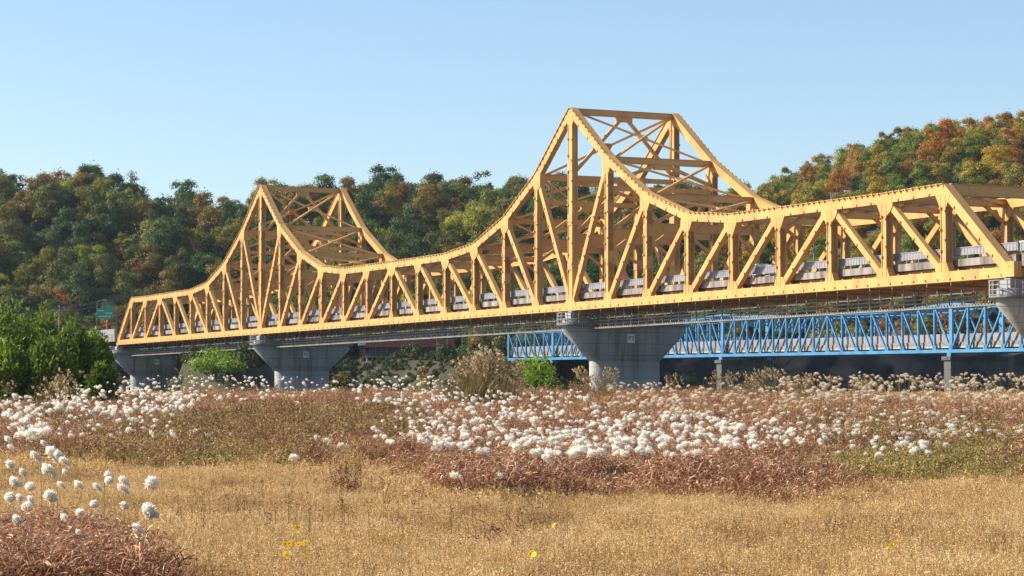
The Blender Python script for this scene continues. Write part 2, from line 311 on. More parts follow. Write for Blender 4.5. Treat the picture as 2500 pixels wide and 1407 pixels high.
for si, Y in ((0, 0.0), (1, WID)):
    sgn = -1 if si == 0 else 1
    for k in range(30):                                             # bottom chord
        mb = MB(); a, b = X(k) + .01, X(k + 1) - .01
        mb.box((a, Y - .35, -.45), (b, Y + .35, .45)); mb.box((a, Y - .52, -.55), (b, Y + .52, -.452))
        part(mb, 'bottom_chord_segment', 'yellow')
        mb = MB(); mb.box((X(k + .5) - .5, Y - .37, -.44), (X(k + .5) + .5, Y + .37, .47)); part(mb, 'splice_plate', 'rust')
        for j in range(5):
            c = X(k) + 1 + j * 2; studs[si].box((c - .10, Y + sgn * .37 - .10, -.40), (c + .10, Y + sgn * .37 + .10, -.2)); studs[si].box((c + .9, Y - .1, .45), (c + 1.06, Y + .1, .6))
    for k in range(1, 29):                                          # top chord
        mb = MB(); p, q = (X(k), 0, HT[k]), (X(k + 1), 0, HT[k + 1]); a = Vector(q) - Vector(p); nn = Vector((-a.z, 0, a.x)).normalized()
        Yv = Vector((0, Y, 0)); mb.bar(Vector(p) + Yv, Vector(q) + Yv, 1.0, .72)
        mb.bar(Vector(p) + Yv + nn * .54, Vector(q) + Yv + nn * .54, .07, .98)
        part(mb, 'top_chord_segment', 'yellow')
        c = (Vector(p) + Vector(q)) / 2 + Yv; u = a.normalized() * .45; mb = MB(); mb.bar(c - u, c + u, 1.02, .75); part(mb, 'splice_plate', 'rust')
        stud_row((p[0], p[2]), (q[0], q[2]), Y + sgn * .36, si, -.36, 2.4); stud_row((p[0], p[2]), (q[0], q[2]), Y + sgn * .47, si, .5, 1.0, .03, .97)
    for a, b in ((0, 1), (30, 29)):                                 # sloping end posts
        mb = MB(); mb.bar((X(a), Y, 0), (X(b), Y, HT[b]), 1.0, .71); part(mb, 'end_post', 'yellow')
        p, q = Vector((X(a), Y, 0)), Vector((X(b), Y, HT[b])); nn = (q - p).cross(Vector((0, 1, 0))).normalized() * (.53 if a else .53); nn = nn if nn.z > 0 else -nn
        mb = MB(); mb.bar(p + nn, q + nn, .07, .96); part(mb, 'cover_plate', 'yellow')
        stud_row((X(a), 0), (X(b), HT[b]), Y + sgn * .36, si, .3 if a else -.3)
        mb = MB(); mb.prism([(X(a) - .95, -.5), (X(a) + .95, -.5), (X(a) + .95, .75), (X(a) + (.3 if a == 0 else -.3), 1.3), (X(a) + (1.4 if a == 0 else -1.4), 1.4), (X(a) - (.95 if a else -.95), .9)][:3] + [(X(a) + .95, .9), (X(a) - .95, .9)], Y - .40, Y + .40); part(mb, 'bearing_block', 'yellow')
    for k in range(1, 30):                                          # posts
        wd = 1.25 if k in (9, 21) else 0.86; mb = MB(); mb.bar((X(k), Y, .3), (X(k), Y, HT[k]), wd, .66); mb.bar((X(k) - wd / 2 + .05, Y, .45), (X(k) - wd / 2 + .05, Y, HT[k] - .5), .1, .82); mb.bar((X(k) + wd / 2 - .05, Y, .45), (X(k) + wd / 2 - .05, Y, HT[k] - .5), .1, .82)
        part(mb, 'vertical_post', 'yellow'); stud_row((X(k), .5), (X(k), HT[k]), Y + sgn * .42, si, wd / 2 - .08, 1.9); stud_row((X(k), 1.2), (X(k), HT[k]), Y + sgn * .42, si, -wd / 2 + .08, 2.6)
        if HT[k] > 11:
            for f in ((.35, .68) if HT[k] < 20 else (.2, .45, .72)):
                z = HT[k] * f + R.uniform(-.4, .4); mb = MB(); mb.box((X(k) - wd / 2 - .02, Y - .43, z - .7), (X(k) + wd / 2 + .02, Y + .43, z + .7)); part(mb, 'splice_plate', 'rust')
    for a, b in DG:
        wd = .66 if HT[a] < 11 else .72
        mb = MB(); mb.bar((X(a), Y, HT[a]), (X(b), Y, .1), wd, .58); part(mb, 'diagonal_brace', 'yellow'); stud_row((X(a), HT[a]), (X(b), .1), Y + sgn * .3, si, (.2 if b < a else -.2), 2.3, .18, .85)
    for k in range(1, 30):                                          # gussets
        e = []
        for j in (k - 1, k + 1): e.append(((X(j), HT[j]) if 1 <= j <= 29 else (X(j), 0), 1.25, .98))
        e.append(((X(k), 0), 1.75, 1.3 if k in (9, 21) else .95)); 
        for a, b in DG:
            if a == k: e.append(((X(b), 0), 1.7, .7))
        gusset((X(k), HT[k]), e, Y, .76)
        e = [((X(k - 1), 0), .9, .88), ((X(k + 1), 0), .9, .88), ((X(k), 9), 1.35, 1.3 if k in (9, 21) else .92)]
        for a, b in DG:
            if b == k: e.append(((X(a), HT[a]), 1.5, .72))
        gusset((X(k), 0), e, Y, .745)
    mb = MB()
    for k in (9, 21): mb.box((X(k) - 1.5, Y - .42, -.62), (X(k) + 1.5, Y + .42, -.46)); mb.prism([(X(k) - 2.0, -.45), (X(k) + 2.0, -.45), (X(k) + 1.0, .9), (X(k) - 1.0, .9)], Y - .41, Y + .41)
    part(mb, 'pier_saddle', 'yellow')
    o = part(studs[si], 'studs', 'bolt'); o['kind'] = 'stuff'
Y0, Y1 = .37, WID - .37; YM = WID / 2
for k in range(1, 30):                                              # cross struts and sway frames
    h = HT[k]; portal = k in (1, 29); mb = MB(); dz = .5 if portal else .34
    mb.box((X(k) - .22, Y0, h - dz), (X(k) + .22, Y1, h + dz)); mb.box((X(k) - .36, Y0, h + dz + .003), (X(k) + .36, Y1, h + dz + .06)); mb.box((X(k) - .36, Y0, h - dz - .06), (X(k) + .36, Y1, h - dz - .003))
    part(mb, 'cross_strut', 'yellow')
    if h < 10:
        for y, s in ((Y0, 1), (Y1, -1)):
            mb = MB(); mb.bar((X(k), y, h - 2.0), (X(k), y + s * 2.4, h - .3), .34, .3, (1, 0, 0)); part(mb, 'knee_brace', 'yellow')
    else:
        lo = 8.6; mb = MB(); mb.box((X(k) - .2, Y0, lo - .5), (X(k) + .2, Y1, lo + .5)); mb.box((X(k) - .34, Y0, lo + .503), (X(k) + .34, Y1, lo + .56)); part(mb, 'sway_girder', 'yellow')
        for y, s in ((Y0, 1), (Y1, -1)):
            mb = MB(); mb.bar((X(k), y, lo - 2.2), (X(k), y + s * 2.6, lo - .4), .36, .3, (1, 0, 0)); part(mb, 'knee_brace', 'yellow')
        lev = [lo, h] if h < 14 else ([lo, (lo + h) / 2 + 1, h] if h < 20 else [lo, 16.2, h])
        for i in range(len(lev) - 1):
            for y in (Y0, Y1):
                mb = MB(); mb.bar((X(k) , YM, lev[i + 1] - .2), (X(k), y, lev[i] + (.8 if i else .4)), .42, .32, (1, 0, 0)); part(mb, 'sway_brace', 'yellow')
            mb = MB(); mb.box((X(k) - .24, YM - 1.1, lev[i + 1] - 1.0), (X(k) + .24, YM + 1.1, lev[i + 1] - .36)); part(mb, 'gusset_plate', 'yellow')
            if i: mb = MB(); mb.box((X(k) - .19, Y0, lev[i] - .3), (X(k) + .19, Y1, lev[i] + .3)); part(mb, 'sway_girder', 'yellow')
for k in range(1, 29):                                              # top laterals, an X in each panel
    for a, b in ((0, 1), (1, 0)):
        mb = MB(); mb.bar((X(k), Y0 if a == 0 else Y1, HT[k] - .05 * a), (X(k + 1), Y0 if b == 0 else Y1, HT[k + 1] - .05 * a), .30, .26, (0, 0, 1)); part(mb, 'lateral_brace', 'yellow')
    a = Vector((X(k + 1) - X(k), 0, HT[k + 1] - HT[k])).normalized(); c = Vector((X(k + .5), YM, (HT[k] + HT[k + 1]) / 2)); mb = MB(); mb.bar(c - a * .7, c + a * .7, .12, 1.5); part(mb, 'lateral_plate', 'yellow')
for k in range(31):                                                 # floor beams
    mb = MB(); mb.box((X(k) - .2, Y0, -.38), (X(k) + .2, Y1, .88)); mb.box((X(k) - .38, Y0, -.442), (X(k) + .38, Y1, -.383)); part(mb, 'floor_beam', 'yellow')
for k in range(30):
    for a, b in ((0, 1), (1, 0)):
        mb = MB(); mb.bar((X(k), Y0 if a == 0 else Y1, -.3 - .09 * a), (X(k + 1), Y0 if b == 0 else Y1, -.3 - .09 * a), .26, .08, (0, 0, 1)); part(mb, 'bottom_lateral', 'yellow')
for y in (1.5, 4.3, 7.3, 10.3, 13.1):
    mb = MB(); mb.box((X(0), y - .16, .2), (X(30), y + .16, .87)); part(mb, 'stringer', 'rust')
XA, XE = X(0) - .2, X(30) + .2
mb = MB(); mb.box((XA, 1.15, .9), (XE, WID - 1.15, 1.72)); part(mb, 'deck_slab', 'asphalt')
for y, s in ((.85, -1), (WID - .85, 1)):                           # slab edge, rails with ribs panel by panel
    for k in range(30):
        mb = MB(); mb.box((X(k) + .02, y - .28, .92), (X(k + 1) - .02, y + .28, 1.62)); part(mb, 'edge_beam', 'fascia')
        mb = MB(); mb.box((X(k) + .02, y - .05, 1.98), (X(k + 1) - .02, y + .05, 2.66))
        for j in range(20): c = X(k) + .25 + j * .5; mb.box((c - .03, y - .08, 1.622 if j % 4 == 0 else 1.98), (c + .04, y + .09, 2.655))
        part(mb, 'barrier_panel', 'barrier')
        mb = MB(); mb.box((X(k), y - .10, 2.665), (X(k + 1), y + .10, 2.75)); part(mb, 'handrail', 'barrier')
# inspection walkway slung below the near side
for k in range(30):
    mb = MB(); a, b = X(k), X(k + 1); zf = -2.7
    for j in range(20): mb.box((a + j * .5 + .02, 1.9, zf - .05), (a + j * .5 + .3, 3.1, zf + .06))
    mb.box((a, 1.86, zf - .17), (b, 1.94, zf - .06)); mb.box((a, 3.06, zf - .17), (b, 3.14, zf - .06)); part(mb, 'walkway_floor', 'grating')
    mb = MB()
    for y in (1.9, 3.1):
        for z in (.42, .82, 1.22): mb.box((a, y - .03, zf + z - .035), (b, y + .03, zf + z + .035))
        for j in range(5): mb.box((a + j * 2, y - .05, zf + .06), (a + j * 2 + .1, y + .05, zf + (1.26 if j % 2 else 2.3)))
    part(mb, 'walkway_railing', 'grating')
# lamps standing on the deck
# ------------------------------------------------------------------ concrete piers
def capsule(hw, r, cy, z, n=8):
    """outline across the bridge (y) with rounded ends, thickness 2r along x"""
    p = [(r * math.cos(math.pi * i / n), cy + hw - r + r * math.sin(math.pi * i / n), z) for i in range(n + 1)]
    return p + [(-r * math.cos(math.pi * i / n), cy - hw + r - r * math.sin(math.pi * i / n), z) for i in range(n + 1)]
def text_mesh(s, size, m):
    c = bpy.data.curves.new('txt', 'FONT'); c.body = s; c.size = size; c.align_x = 'CENTER'; c.align_y = 'CENTER'; c.extrude = .01; c.offset = .012
    o = bpy.data.objects.new('txt', c); COL.objects.link(o); bpy.context.view_layer.update()
    me = bpy.data.meshes.new_from_object(o.evaluated_get(bpy.context.evaluated_depsgraph_get())); bpy.data.objects.remove(o); me.materials.clear(); me.materials.append(M[m]); return me
Rz = Matrix.Rotation(ROT, 3, 'Z'); base = Vector((7.6555, 298.01, BZ))
def bw(x, y, z): return base + Rz @ Vector((x, y, z))
for i, k in enumerate((0, 9, 21, 30)):
    p = bw(X(k), 0, 0); zt = -1.55
    root = empty('bridge_pier', (p.x, p.y, 0), (0, 0, ROT), cat='bridge pier', group='concrete piers of the yellow bridge',
        label=['wide concrete pier marked P1, farthest left under the low end of the yellow bridge', 'concrete hammerhead pier marked P2 under the smaller left peak', 'big concrete hammerhead pier marked P3 under the tall peak', 'concrete pier cut by the right edge under the near bridge end'][i])
    z0 = BZ + zt; n = 18
    def loft(rings, name, m):
        mb = MB()
        for r_ in rings: mb.v += r_
        for j in range(len(rings) - 1):
            for q in range(n): a = j * n + q; b2 = j * n + (q + 1) % n; mb.f.append((a, b2, b2 + n, a + n))
        mb.f.append(tuple(range(n - 1, -1, -1))); mb.f.append(tuple((len(rings) - 1) * n + q for q in range(n)))
        return mb.obj(name, m, root, True)
    cy = WID / 2
    o = loft([capsule(4.9, 1.0, cy, -4), capsule(4.9, 1.0, cy, z0 - 5.3)], 'column', 'concrete')
    o = loft([capsule(4.95, 1.05, cy, z0 - 5.297), capsule(8.7, 1.25, cy, z0 - 1.6), capsule(8.7, 1.25, cy, z0)], 'cap', 'concrete')
    for y in (0, WID):
        mb = MB(); mb.box((-.8, y - .7, z0 + .003), (.8, y + .7, z0 + .75)); mb.box((-.5, y - .45, z0 + .753), (.5, y + .45, BZ - .63)); mb.obj('bearing', 'concrete', root)
    mb = MB(); ring = capsule(9.3, 1.9, cy, z0 - .7)
    for zz in (.0, .45, .9, 1.3):
        for a, b2 in zip(ring, ring[1:] + ring[:1]): mb.bar((a[0], a[1], z0 - .6 + zz), (b2[0], b2[1], z0 - .6 + zz), .07, .07, (0, 0, 1))
    for a, b2 in zip(ring, ring[1:] + ring[:1]):
        L = (Vector(a) - Vector(b2)).length; 
        for f in range(max(1, int(L / 2))): q = Vector(a).lerp(Vector(b2), f / max(1, int(L / 2))); mb.bar((q.x, q.y, z0 - .8), (q.x, q.y, z0 + .72), .07, .07)
    mb.obj('railing', 'barrier', root)
    mb = MB(); m2 = capsule(9.35, 1.95, cy, z0 - .72); m3 = capsule(9.35, 1.95, cy, z0 - .86); mb.v = m2 + m3; mb.f = [tuple(range(n)), tuple(range(2 * n - 1, n - 1, -1))] + [((q + 1) % n, q, n + q, n + (q + 1) % n) for q in range(n)]; mb.obj('platform', 'grating', root)
    for y in ((2.2, 4.6) if i else (2.5,)):
        mb = MB(); mb.tube([(1.34, y, z0 - .9), (1.34, y, z0 - 4)], .08); mb.obj('drain_pipe', 'concrete', root)
    if i < 3:
        yp = 7.6; mb = MB(); mb.box((1.2, yp - .5, z0 - 3.0), (1.29 + (0), yp + .5, z0 - 1.9)); o = mb.obj('number_plate', 'white_steel', root)
        t = obj('lettering', text_mesh('P%d' % (i + 1), .78, 'dark_steel'), o); t.location = (1.30, yp, z0 - 2.45); t.rotation_euler = (rad(90), 0, rad(90))

# ------------------------------------------------------------------ blue truss bridge behind
GR = 0.0071; bs0 = Vector((62.0, 323.3, 0)); BD = Vector((math.sin(TH), -math.cos(TH), 0))
zc = EYE + 6.8 - 32 * GR
bb = empty('blue_truss_bridge', (bs0.x, bs0.y, zc), (0, math.atan(GR), ROT), label='lower light blue steel truss bridge running behind the yellow bridge', cat='bridge')
BP = 3.92; BW = 8.4
XB = lambda j: -3.6 + BP * j
piersJ = (0, -16, -32, 16)
def bh(j):
    d = min(abs(j - p) for p in piersJ); e = 5.2 if j < -30 else 5.75
    return e + .7 * max(0, 1 - d / 5.0) ** 1.5 if j > -30 else 5.0
JS = range(-37, 17)
for si, Y in ((0, 0), (1, BW)):
    for j in JS:
        if j < 16:
            mb = MB(); mb.box((XB(j) + .005, Y - .2, -.2), (XB(j + 1) - .005, Y + .2, .2)); mb.box((XB(j) + .005, Y - .28, -.26), (XB(j + 1) - .005, Y + .28, -.203)); mb.obj('bottom_chord_segment', 'blue', bb)
            mb = MB(); mb.bar((XB(j), Y, bh(j)), (XB(j + 1), Y, bh(j + 1)), .4, .38); mb.obj('top_chord_segment', 'blue', bb)
            mid = j % 16 < 8; a, b = ((j + 1, j) if mid else (j, j + 1))
            mb = MB(); mb.bar((XB(a), Y, bh(a)), (XB(b), Y, 0), .22, .24); mb.obj('diagonal_brace', 'blue', bb)
        pier = j in piersJ; wd = .75 if pier else (.5 if j == -37 else .24)
        mb = MB(); mb.bar((XB(j), Y, 0.2), (XB(j), Y, bh(j)), wd, .3); mb.obj('vertical_post', 'blue', bb)
        mb = MB(); mb.box((XB(j) - .42, Y - .15, .2), (XB(j) + .42, Y + .15, .75)); mb.obj('gusset_plate', 'blue', bb)
        if pier: mb = MB(); mb.box((XB(j) - .45, Y - .45, -.75), (XB(j) + .45, Y + .45, -.262)); mb.obj('bearing', 'blue', bb)
for j in JS:
    mb = MB(); mb.box((XB(j) - .12, .15, bh(j) - .15), (XB(j) + .12, BW - .15, bh(j) + .15)); mb.obj('cross_strut', 'blue', bb)
    mb = MB(); mb.box((XB(j) - .12, .2, -.18), (XB(j) + .12, BW - .2, .4)); mb.obj('floor_beam', 'blue', bb)
    for y, s in ((.15, 1), (BW - .15, -1)):
        mb = MB(); mb.bar((XB(j), y, bh(j) - 1.6), (XB(j), y + s * 1.8, bh(j) - .1), .16, .14, (1, 0, 0)); mb.obj('knee_brace', 'blue', bb)
    if j < 16:
        mb = MB(); a = XB(j); b = XB(j + 1)
        mb.bar((a, .2, bh(j)), (b, BW - .2, bh(j + 1)), .14, .14); mb.bar((a, BW - .2, bh(j) - .08), (b, .2, bh(j + 1) - .08), .14, .14); mb.obj('lateral_brace', 'blue', bb)
        for y in (.75, BW - .75):
            mb = MB(); mb.box((a + .02, y - .05, 1.25), (b - .02, y + .05, 2.35)); mb.obj('barrier_panel', 'barrier', bb)
            mb = MB(); mb.box((a + .01, y - .15, .72), (b - .01, y + .15, 1.22)); mb.obj('edge_kerb', 'ballast', bb)
mb = MB(); mb.box((XB(-37), .6, .42), (XB(16), BW - .6, .71)); mb.obj('deck_slab', 'concrete', bb)
for i, j in enumerate(piersJ):
    if j == -32: continue
    q = bs0 + BD * XB(j); z1 = zc - GR * XB(j) - .78
    root = empty('arched_pier', (q.x, q.y, 0), (0, 0, ROT), cat='bridge pier', group='arched piers of the blue bridge', label={0: 'arched concrete pier under the blue bridge, nearer the right edge', -16: 'arched concrete pier under the blue bridge, just right of pier P3', 16: 'arched concrete pier of the blue bridge near the frame edge'}[j])
    ya, yb_ = -.7, BW + .7; pts = [(ya, -4), (ya, z1), (yb_, z1), (yb_, -4), (yb_ - 2.2, -4)]
    cxm, hwm = (ya + yb_) / 2, (yb_ - ya) / 2 - 2.2; zs_ = z1 - 3.4
    pts += [(cxm + hwm * math.cos(a), zs_ + 2.0 * math.sin(a)) for a in np.linspace(0, math.pi, 13)] + [(ya + 2.2, -4)]
    mb = MB(); nn = len(pts); mb.v = [(-.8, y, z) for y, z in pts] + [(.8, y, z) for y, z in pts]
    # caps as strips so that the arch stays open
    L = [(0, 1), ]; 
    arch = list(range(5, 18)); 
    def face(o_):
        fs = [(0, 18, 17, 1)]
        for t_ in range(12): pass
        return fs
    for off, fl in ((0, 1), (nn, -1)):
        fs = [(0, 18, 17, 1), (2, 5, 4, 3)]
        for a_ in range(5, 17): fs.append((a_, a_ + 1, 1) if a_ >= 11 else (a_, a_ + 1, 2))
        fs.append((11, 1, 2))
        for f_ in fs: mb.f.append(tuple((v_ + off) for v_ in (f_ if fl > 0 else f_[::-1])))
    mb.f += [((q_ + 1) % nn, q_, nn + q_, nn + (q_ + 1) % nn) for q_ in range(nn)]
    mb.obj('pier_wall', 'shaded_concrete', root)
    mb = MB(); mb.box((-1.05, ya - .25, z1 - .5), (1.05, yb_ + .25, z1 + .02)); mb.obj('pier_cap', 'shaded_concrete', root)

# ------------------------------------------------------------------ approach road, lamps, signs, building, car on the far bank
ap = empty('approach_viaduct', (*bw(X(0), 0, 0).xy, 0), (0, 0, ROT), label='white walled approach ramp joining the far left end of the yellow bridge', cat='viaduct')
mb = MB(); mb.box((-90, -.9, BZ + .2), (-.4, WID + .9, BZ + 1.6)); mb.obj('deck', 'fascia', ap)
mb = MB(); mb.box((-90, -.95, BZ + 1.603), (-.4, -.7, BZ + 2.8)); mb.obj('parapet', 'barrier', ap)
mb = MB(); mb.box((-90, WID + .7, BZ + 1.603), (-.4, WID + .95, BZ + 2.8)); mb.obj('parapet', 'barrier', ap)
for x in (-34, -68): mb = MB(); mb.tube([(x, WID / 2, 0), (x, WID / 2, BZ + .2)], 1.2, 12); mb.obj('column', 'concrete', ap)
an = empty('approach_viaduct', (*bw(X(30), 0, 0).xy, 0), (0, 0, ROT), label='grey walled approach deck joining the near end of the yellow bridge at the right edge', cat='viaduct')
mb = MB(); mb.box((.4, .9, BZ + .3), (30, WID - .9, BZ + 1.72)); mb.obj('deck', 'fascia', an)
for y in (.85, WID - .85):
    for k in range(3):
        mb = MB(); mb.box((k * 10 + .3, y - .05, BZ + 1.9), (k * 10 + 10.28, y + .05, BZ + 2.66)); [mb.box((k * 10 + .5 + j * .5, y - .08, BZ + 1.722), (k * 10 + .56 + j * .5, y + .08, BZ + 2.65)) for j in range(20)]; mb.obj('barrier_panel', 'barrier', an)
        mb = MB(); mb.box((k * 10 + .3, y - .14, BZ + 2.665), (k * 10 + 10.3, y + .14, BZ + 2.79)); mb.obj('handrail', 'white_steel', an)
mb = MB(); mb.tube([(16, WID / 2, -4), (16, WID / 2, BZ + .3)], 1.3, 14); mb.obj('column', 'concrete', an)
def px(u, v, D): return Vector(((u - U0) / F * D, D, EYE + (HV - v) / F * D))
def lamp(u, vb, vt, D, arm, label, m='grating', name='street_lamp'):
    a, t = px(u, vb, D), px(u, vt, D); H = t.z - a.z; root = empty(name, a, label=label, cat='street lamp', group='street lamps on and around the bridges')
    mb = MB(); mb.tube([(0, 0, 0), (0, 0, H)], [.11, .07]); mb.obj('pole', m, root)
    mb = MB(); mb.tube([(0, 0, H - .4), (arm * .3, 0, H), (arm, 0, H + .15)], .05); mb.obj('arm', m, root)
    mb = MB(); mb.prism([(arm - .5, H + .1), (arm + .35, H + .12), (arm + .3, H + .24), (arm - .4, H + .3)], -.14, .14); mb.obj('lamp_head', 'white_steel', root); return root
lamp(1612, 645, 538, 305, .9, 'slim grey lamp post seen between the posts just right of the tall peak')
lamp(1989, 655, 548, 268, -.9, 'slim grey lamp post behind the barrier right of the tall peak')
lamp(2031, 640, 470, 272, 2.0, 'blue lamp post with curved arm rising above the right top chord', 'blue')
lamp(1067, 905, 826, 500, .5, 'white lamp pole in front of the red roofed building')
lamp(1092, 905, 818, 498, .5, 'tall grey lamp pole by the right end of the red roofed building')
lamp(236, 820, 735, 515, 1.6, 'dark lamp pole beside the green road sign')
lamp(664, 905, 828, 470, -.4, 'white lamp pole beside pier P2')
def pole(u, vb, vt, D, label, arms=2):
    a, t = px(u, vb, D), px(u, vt, D); H = t.z - a.z; root = empty('utility_pole', a, label=label, cat='utility pole', group='utility poles')
    mb = MB(); mb.tube([(0, 0, 0), (0, 0, H)], [.2, .13], 8); mb.obj('pole', 'concrete', root)
    for i in range(arms): mb = MB(); mb.box((-1.1, -.06, H - .5 - i * .9), (1.1, .06, H - .38 - i * .9)); mb.obj('crossarm', 'dark_steel', root)
    return root, Vector((a.x, a.y, t.z - .45))
r1, p1 = pole(144, 850, 745, 525, 'grey utility pole with crossarms above the willow bushes')
r2, p2 = pole(322, 800, 703, 560, 'thin utility pole showing above the left end of the yellow bridge', 1)
r3, p3 = pole(-70, 850, 735, 520, 'utility pole at the left edge above the bushes')
for s in (-1, 0, 1):
    for dz in (0, -.9):
        mb = MB(); pts = [p3.lerp(p1, f) + Vector((s * .9, 0, dz - 4 * .6 * f * (1 - f))) for f in np.linspace(0, 1, 9)] + [p1.lerp(p2, f) + Vector((s * .9, 0, dz - 4 * .9 * f * (1 - f))) for f in np.linspace(.1, 1, 10)]
        mb.tube(pts, .035, 4); mb.obj('overhead_wire', 'dark_steel', label='dark overhead wires strung between the utility poles at far left', cat='wire', group='overhead wires')
sg = empty('road_sign', px(255, 815, 515), label='green overhead road sign with white text left of the bridge end', cat='road sign')
q = 515 / F
mb = MB(); mb.tube([(29 * q, .3, -1), (29 * q, .3, 62 * q)], .14); mb.obj('post', 'dark_steel', sg)
mb = MB(); mb.tube([(29 * q, .3, 56 * q), (-20 * q, .3, 56 * q)], .09); mb.tube([(29 * q, .3, 44 * q), (-20 * q, .3, 44 * q)], .09); mb.obj('gantry_arm', 'dark_steel', sg)
mb = MB(); mb.box((-20 * q, 0, 36 * q), (20 * q, .08, 62 * q)); mb.obj('sign_face', 'green_sign', sg)
mb = MB(); mb.box((0, -.02, 62.2 * q), (20 * q, .06, 70 * q)); mb.obj('sign_face', 'green_sign', sg)
mb = MB()
for r_, (a, b) in enumerate(((-15, -3), (2, 16), (-14, 15))):
    x = a
    while x < b: ww = R.uniform(1.2, 2.6); mb.box((x * q, -.03, (55 - r_ * 6 - (0 if r_ < 2 else 2)) * q), ((x + ww) * q, -.005, (57.2 - r_ * 6 - (0 if r_ < 2 else 2)) * q)); x += ww + .9
o = mb.obj('sign_lettering', 'white_steel', sg)
rp = empty('red_post', px(262, 815, 514), label='short red post below the green road sign', cat='post'); mb = MB(); mb.tube([(0, 0, 0), (0, 0, 28 * q)], .28, 8); mb.obj('shaft', 'red_paint', rp); mb = MB(); mb.tube([(0, 0, 28 * q), (0, 0, 34 * q)], [.36, .1], 8); mb.obj('cap', 'red_paint', rp)
nb = empty('notice_board', px(125, 830, 522), label='small grey and red board behind the willow bushes at left', cat='sign board'); mb = MB(); mb.box((-13 * q, 0, 32 * q), (13 * q, .1, 44 * q)); mb.obj('panel', 'grating', nb); mb = MB(); mb.box((-13 * q, -.01, 44.1 * q), (13 * q, .11, 56 * q)); mb.obj('panel', 'brick_red', nb); mb = MB(); mb.box((-.08, .12, 0), (.08, .22, 50 * q)); mb.obj('post', 'dark_steel', nb)
# riverside building with red roof band on stilts
B0 = px(893, 905, 505); q = 505 / F
bl = empty('riverside_building', B0, (0, 0, rad(4)), label='low riverside building on stilts with long red roof band under the bridge', cat='building')
Lb = 217 * q
mb = MB(); mb.box((0, 0, 57 * q), (Lb, 9, 76 * q)); mb.obj('roof_band', 'brick_red', bl)
mb = MB(); mb.box((-18 * q, .3, 62 * q), (-.02, 8, 74 * q)); mb.obj('white_canopy', 'white_steel', bl)
mb = MB(); mb.box((.5, 1.2, 35 * q), (Lb - .5, 9, 56.9 * q)); mb.obj('lower_storey', 'glass', bl)
mb = MB(); mb.box((55 * q, 3, 76.1 * q), (Lb + 3, 10, 112 * q)); mb.obj('upper_storey', 'blue_clad', bl)
for i in range(15): x = .8 + i * (Lb - 1.6) / 14; mb = MB(); mb.box((x - .05, 1.1, 35 * q), (x + .05, 1.19, 56.8 * q)); mb.obj('mullion', 'grating', bl)
for i in range(7): x = 5.5 + i * 2.2; mb = MB(); mb.box((x, 2.85, 80 * q), (x + 1.5, 2.99, 100 * q)); mb.obj('window', 'glass', bl)
mb = MB(); mb.box((0, .2, 32 * q), (Lb, 9, 34.9 * q)); mb.obj('floor_slab', 'concrete', bl)
for z in (38, 42, 46): mb = MB(); mb.box((0, .22, z * q), (Lb, .28, (z + .7) * q)); mb.obj('balcony_rail', 'grating', bl)
for i in range(18): x = .3 + i * (Lb - .6) / 17; mb = MB(); mb.tube([(x, .6, -3), (x, .6, 31.9 * q)], .12, 6); mb.obj('stilt', 'white_steel', bl)
for i in range(6): mb = MB(); mb.box((-16 * q, .5, (30 + i * 5) * q), (-.05, .6, (32 + i * 5) * q)); mb.obj('louvre', 'grating', bl)
tw = empty('scaffold_tower', px(1136, 880, 480), label='yellow green lattice ladder tower right of the red roofed building', cat='tower'); q = 480 / F
for x in (-8, 8):
    for y in (0, 1.2): mb = MB(); mb.box((x * q - .1, y - .1, -2), (x * q + .1, y + .1, 82 * q)); mb.obj('leg', 'lemon', tw)
for i in range(9): mb = MB(); mb.bar((-8 * q, -.02, i * 9 * q), (8 * q, -.02, i * 9 * q), .14, .1); mb.bar((-8 * q, -.05, i * 9 * q), (8 * q, -.05, (i + 1) * 9 * q), .1, .06); mb.obj('rung', 'lemon', tw)
# car on the deck
def car(x, y, label):
    p = bw(x, y, 1.73); r = empty('car', p, (0, 0, ROT), label=label, cat='car')
    mb = MB(); side = [(-2.2, .35), (2.2, .35), (2.25, .75), (1.5, .98), (.75, 1.5), (-1.5, 1.55), (-2.15, 1.0)]; mb.prism(side, -.85, .85); mb.obj('body', 'car_white', r)
    mb = MB(); mb.prism([(1.3, 1.02), (.72, 1.42), (-1.4, 1.45), (-1.95, 1.03)], -.86, .86); mb.obj('window', 'glass', r)
    for xx in (-1.35, 1.35):
        for yy in (-.78, .78): mb = MB(); mb.tube([(xx, yy - .1, .33), (xx, yy + .1, .33)], .33, 12); mb.obj('wheel', 'tyre', r)
    mb = MB(); mb.box((-1.2, -.6, 1.56), (.5, -.5, 1.62)); mb.box((-1.2, .5, 1.56), (.5, .6, 1.62)); mb.obj('roof_rail', 'dark_steel', r)
car(X(25.05), 3.2, 'white car driving over the bridge, its roof just above the barrier')

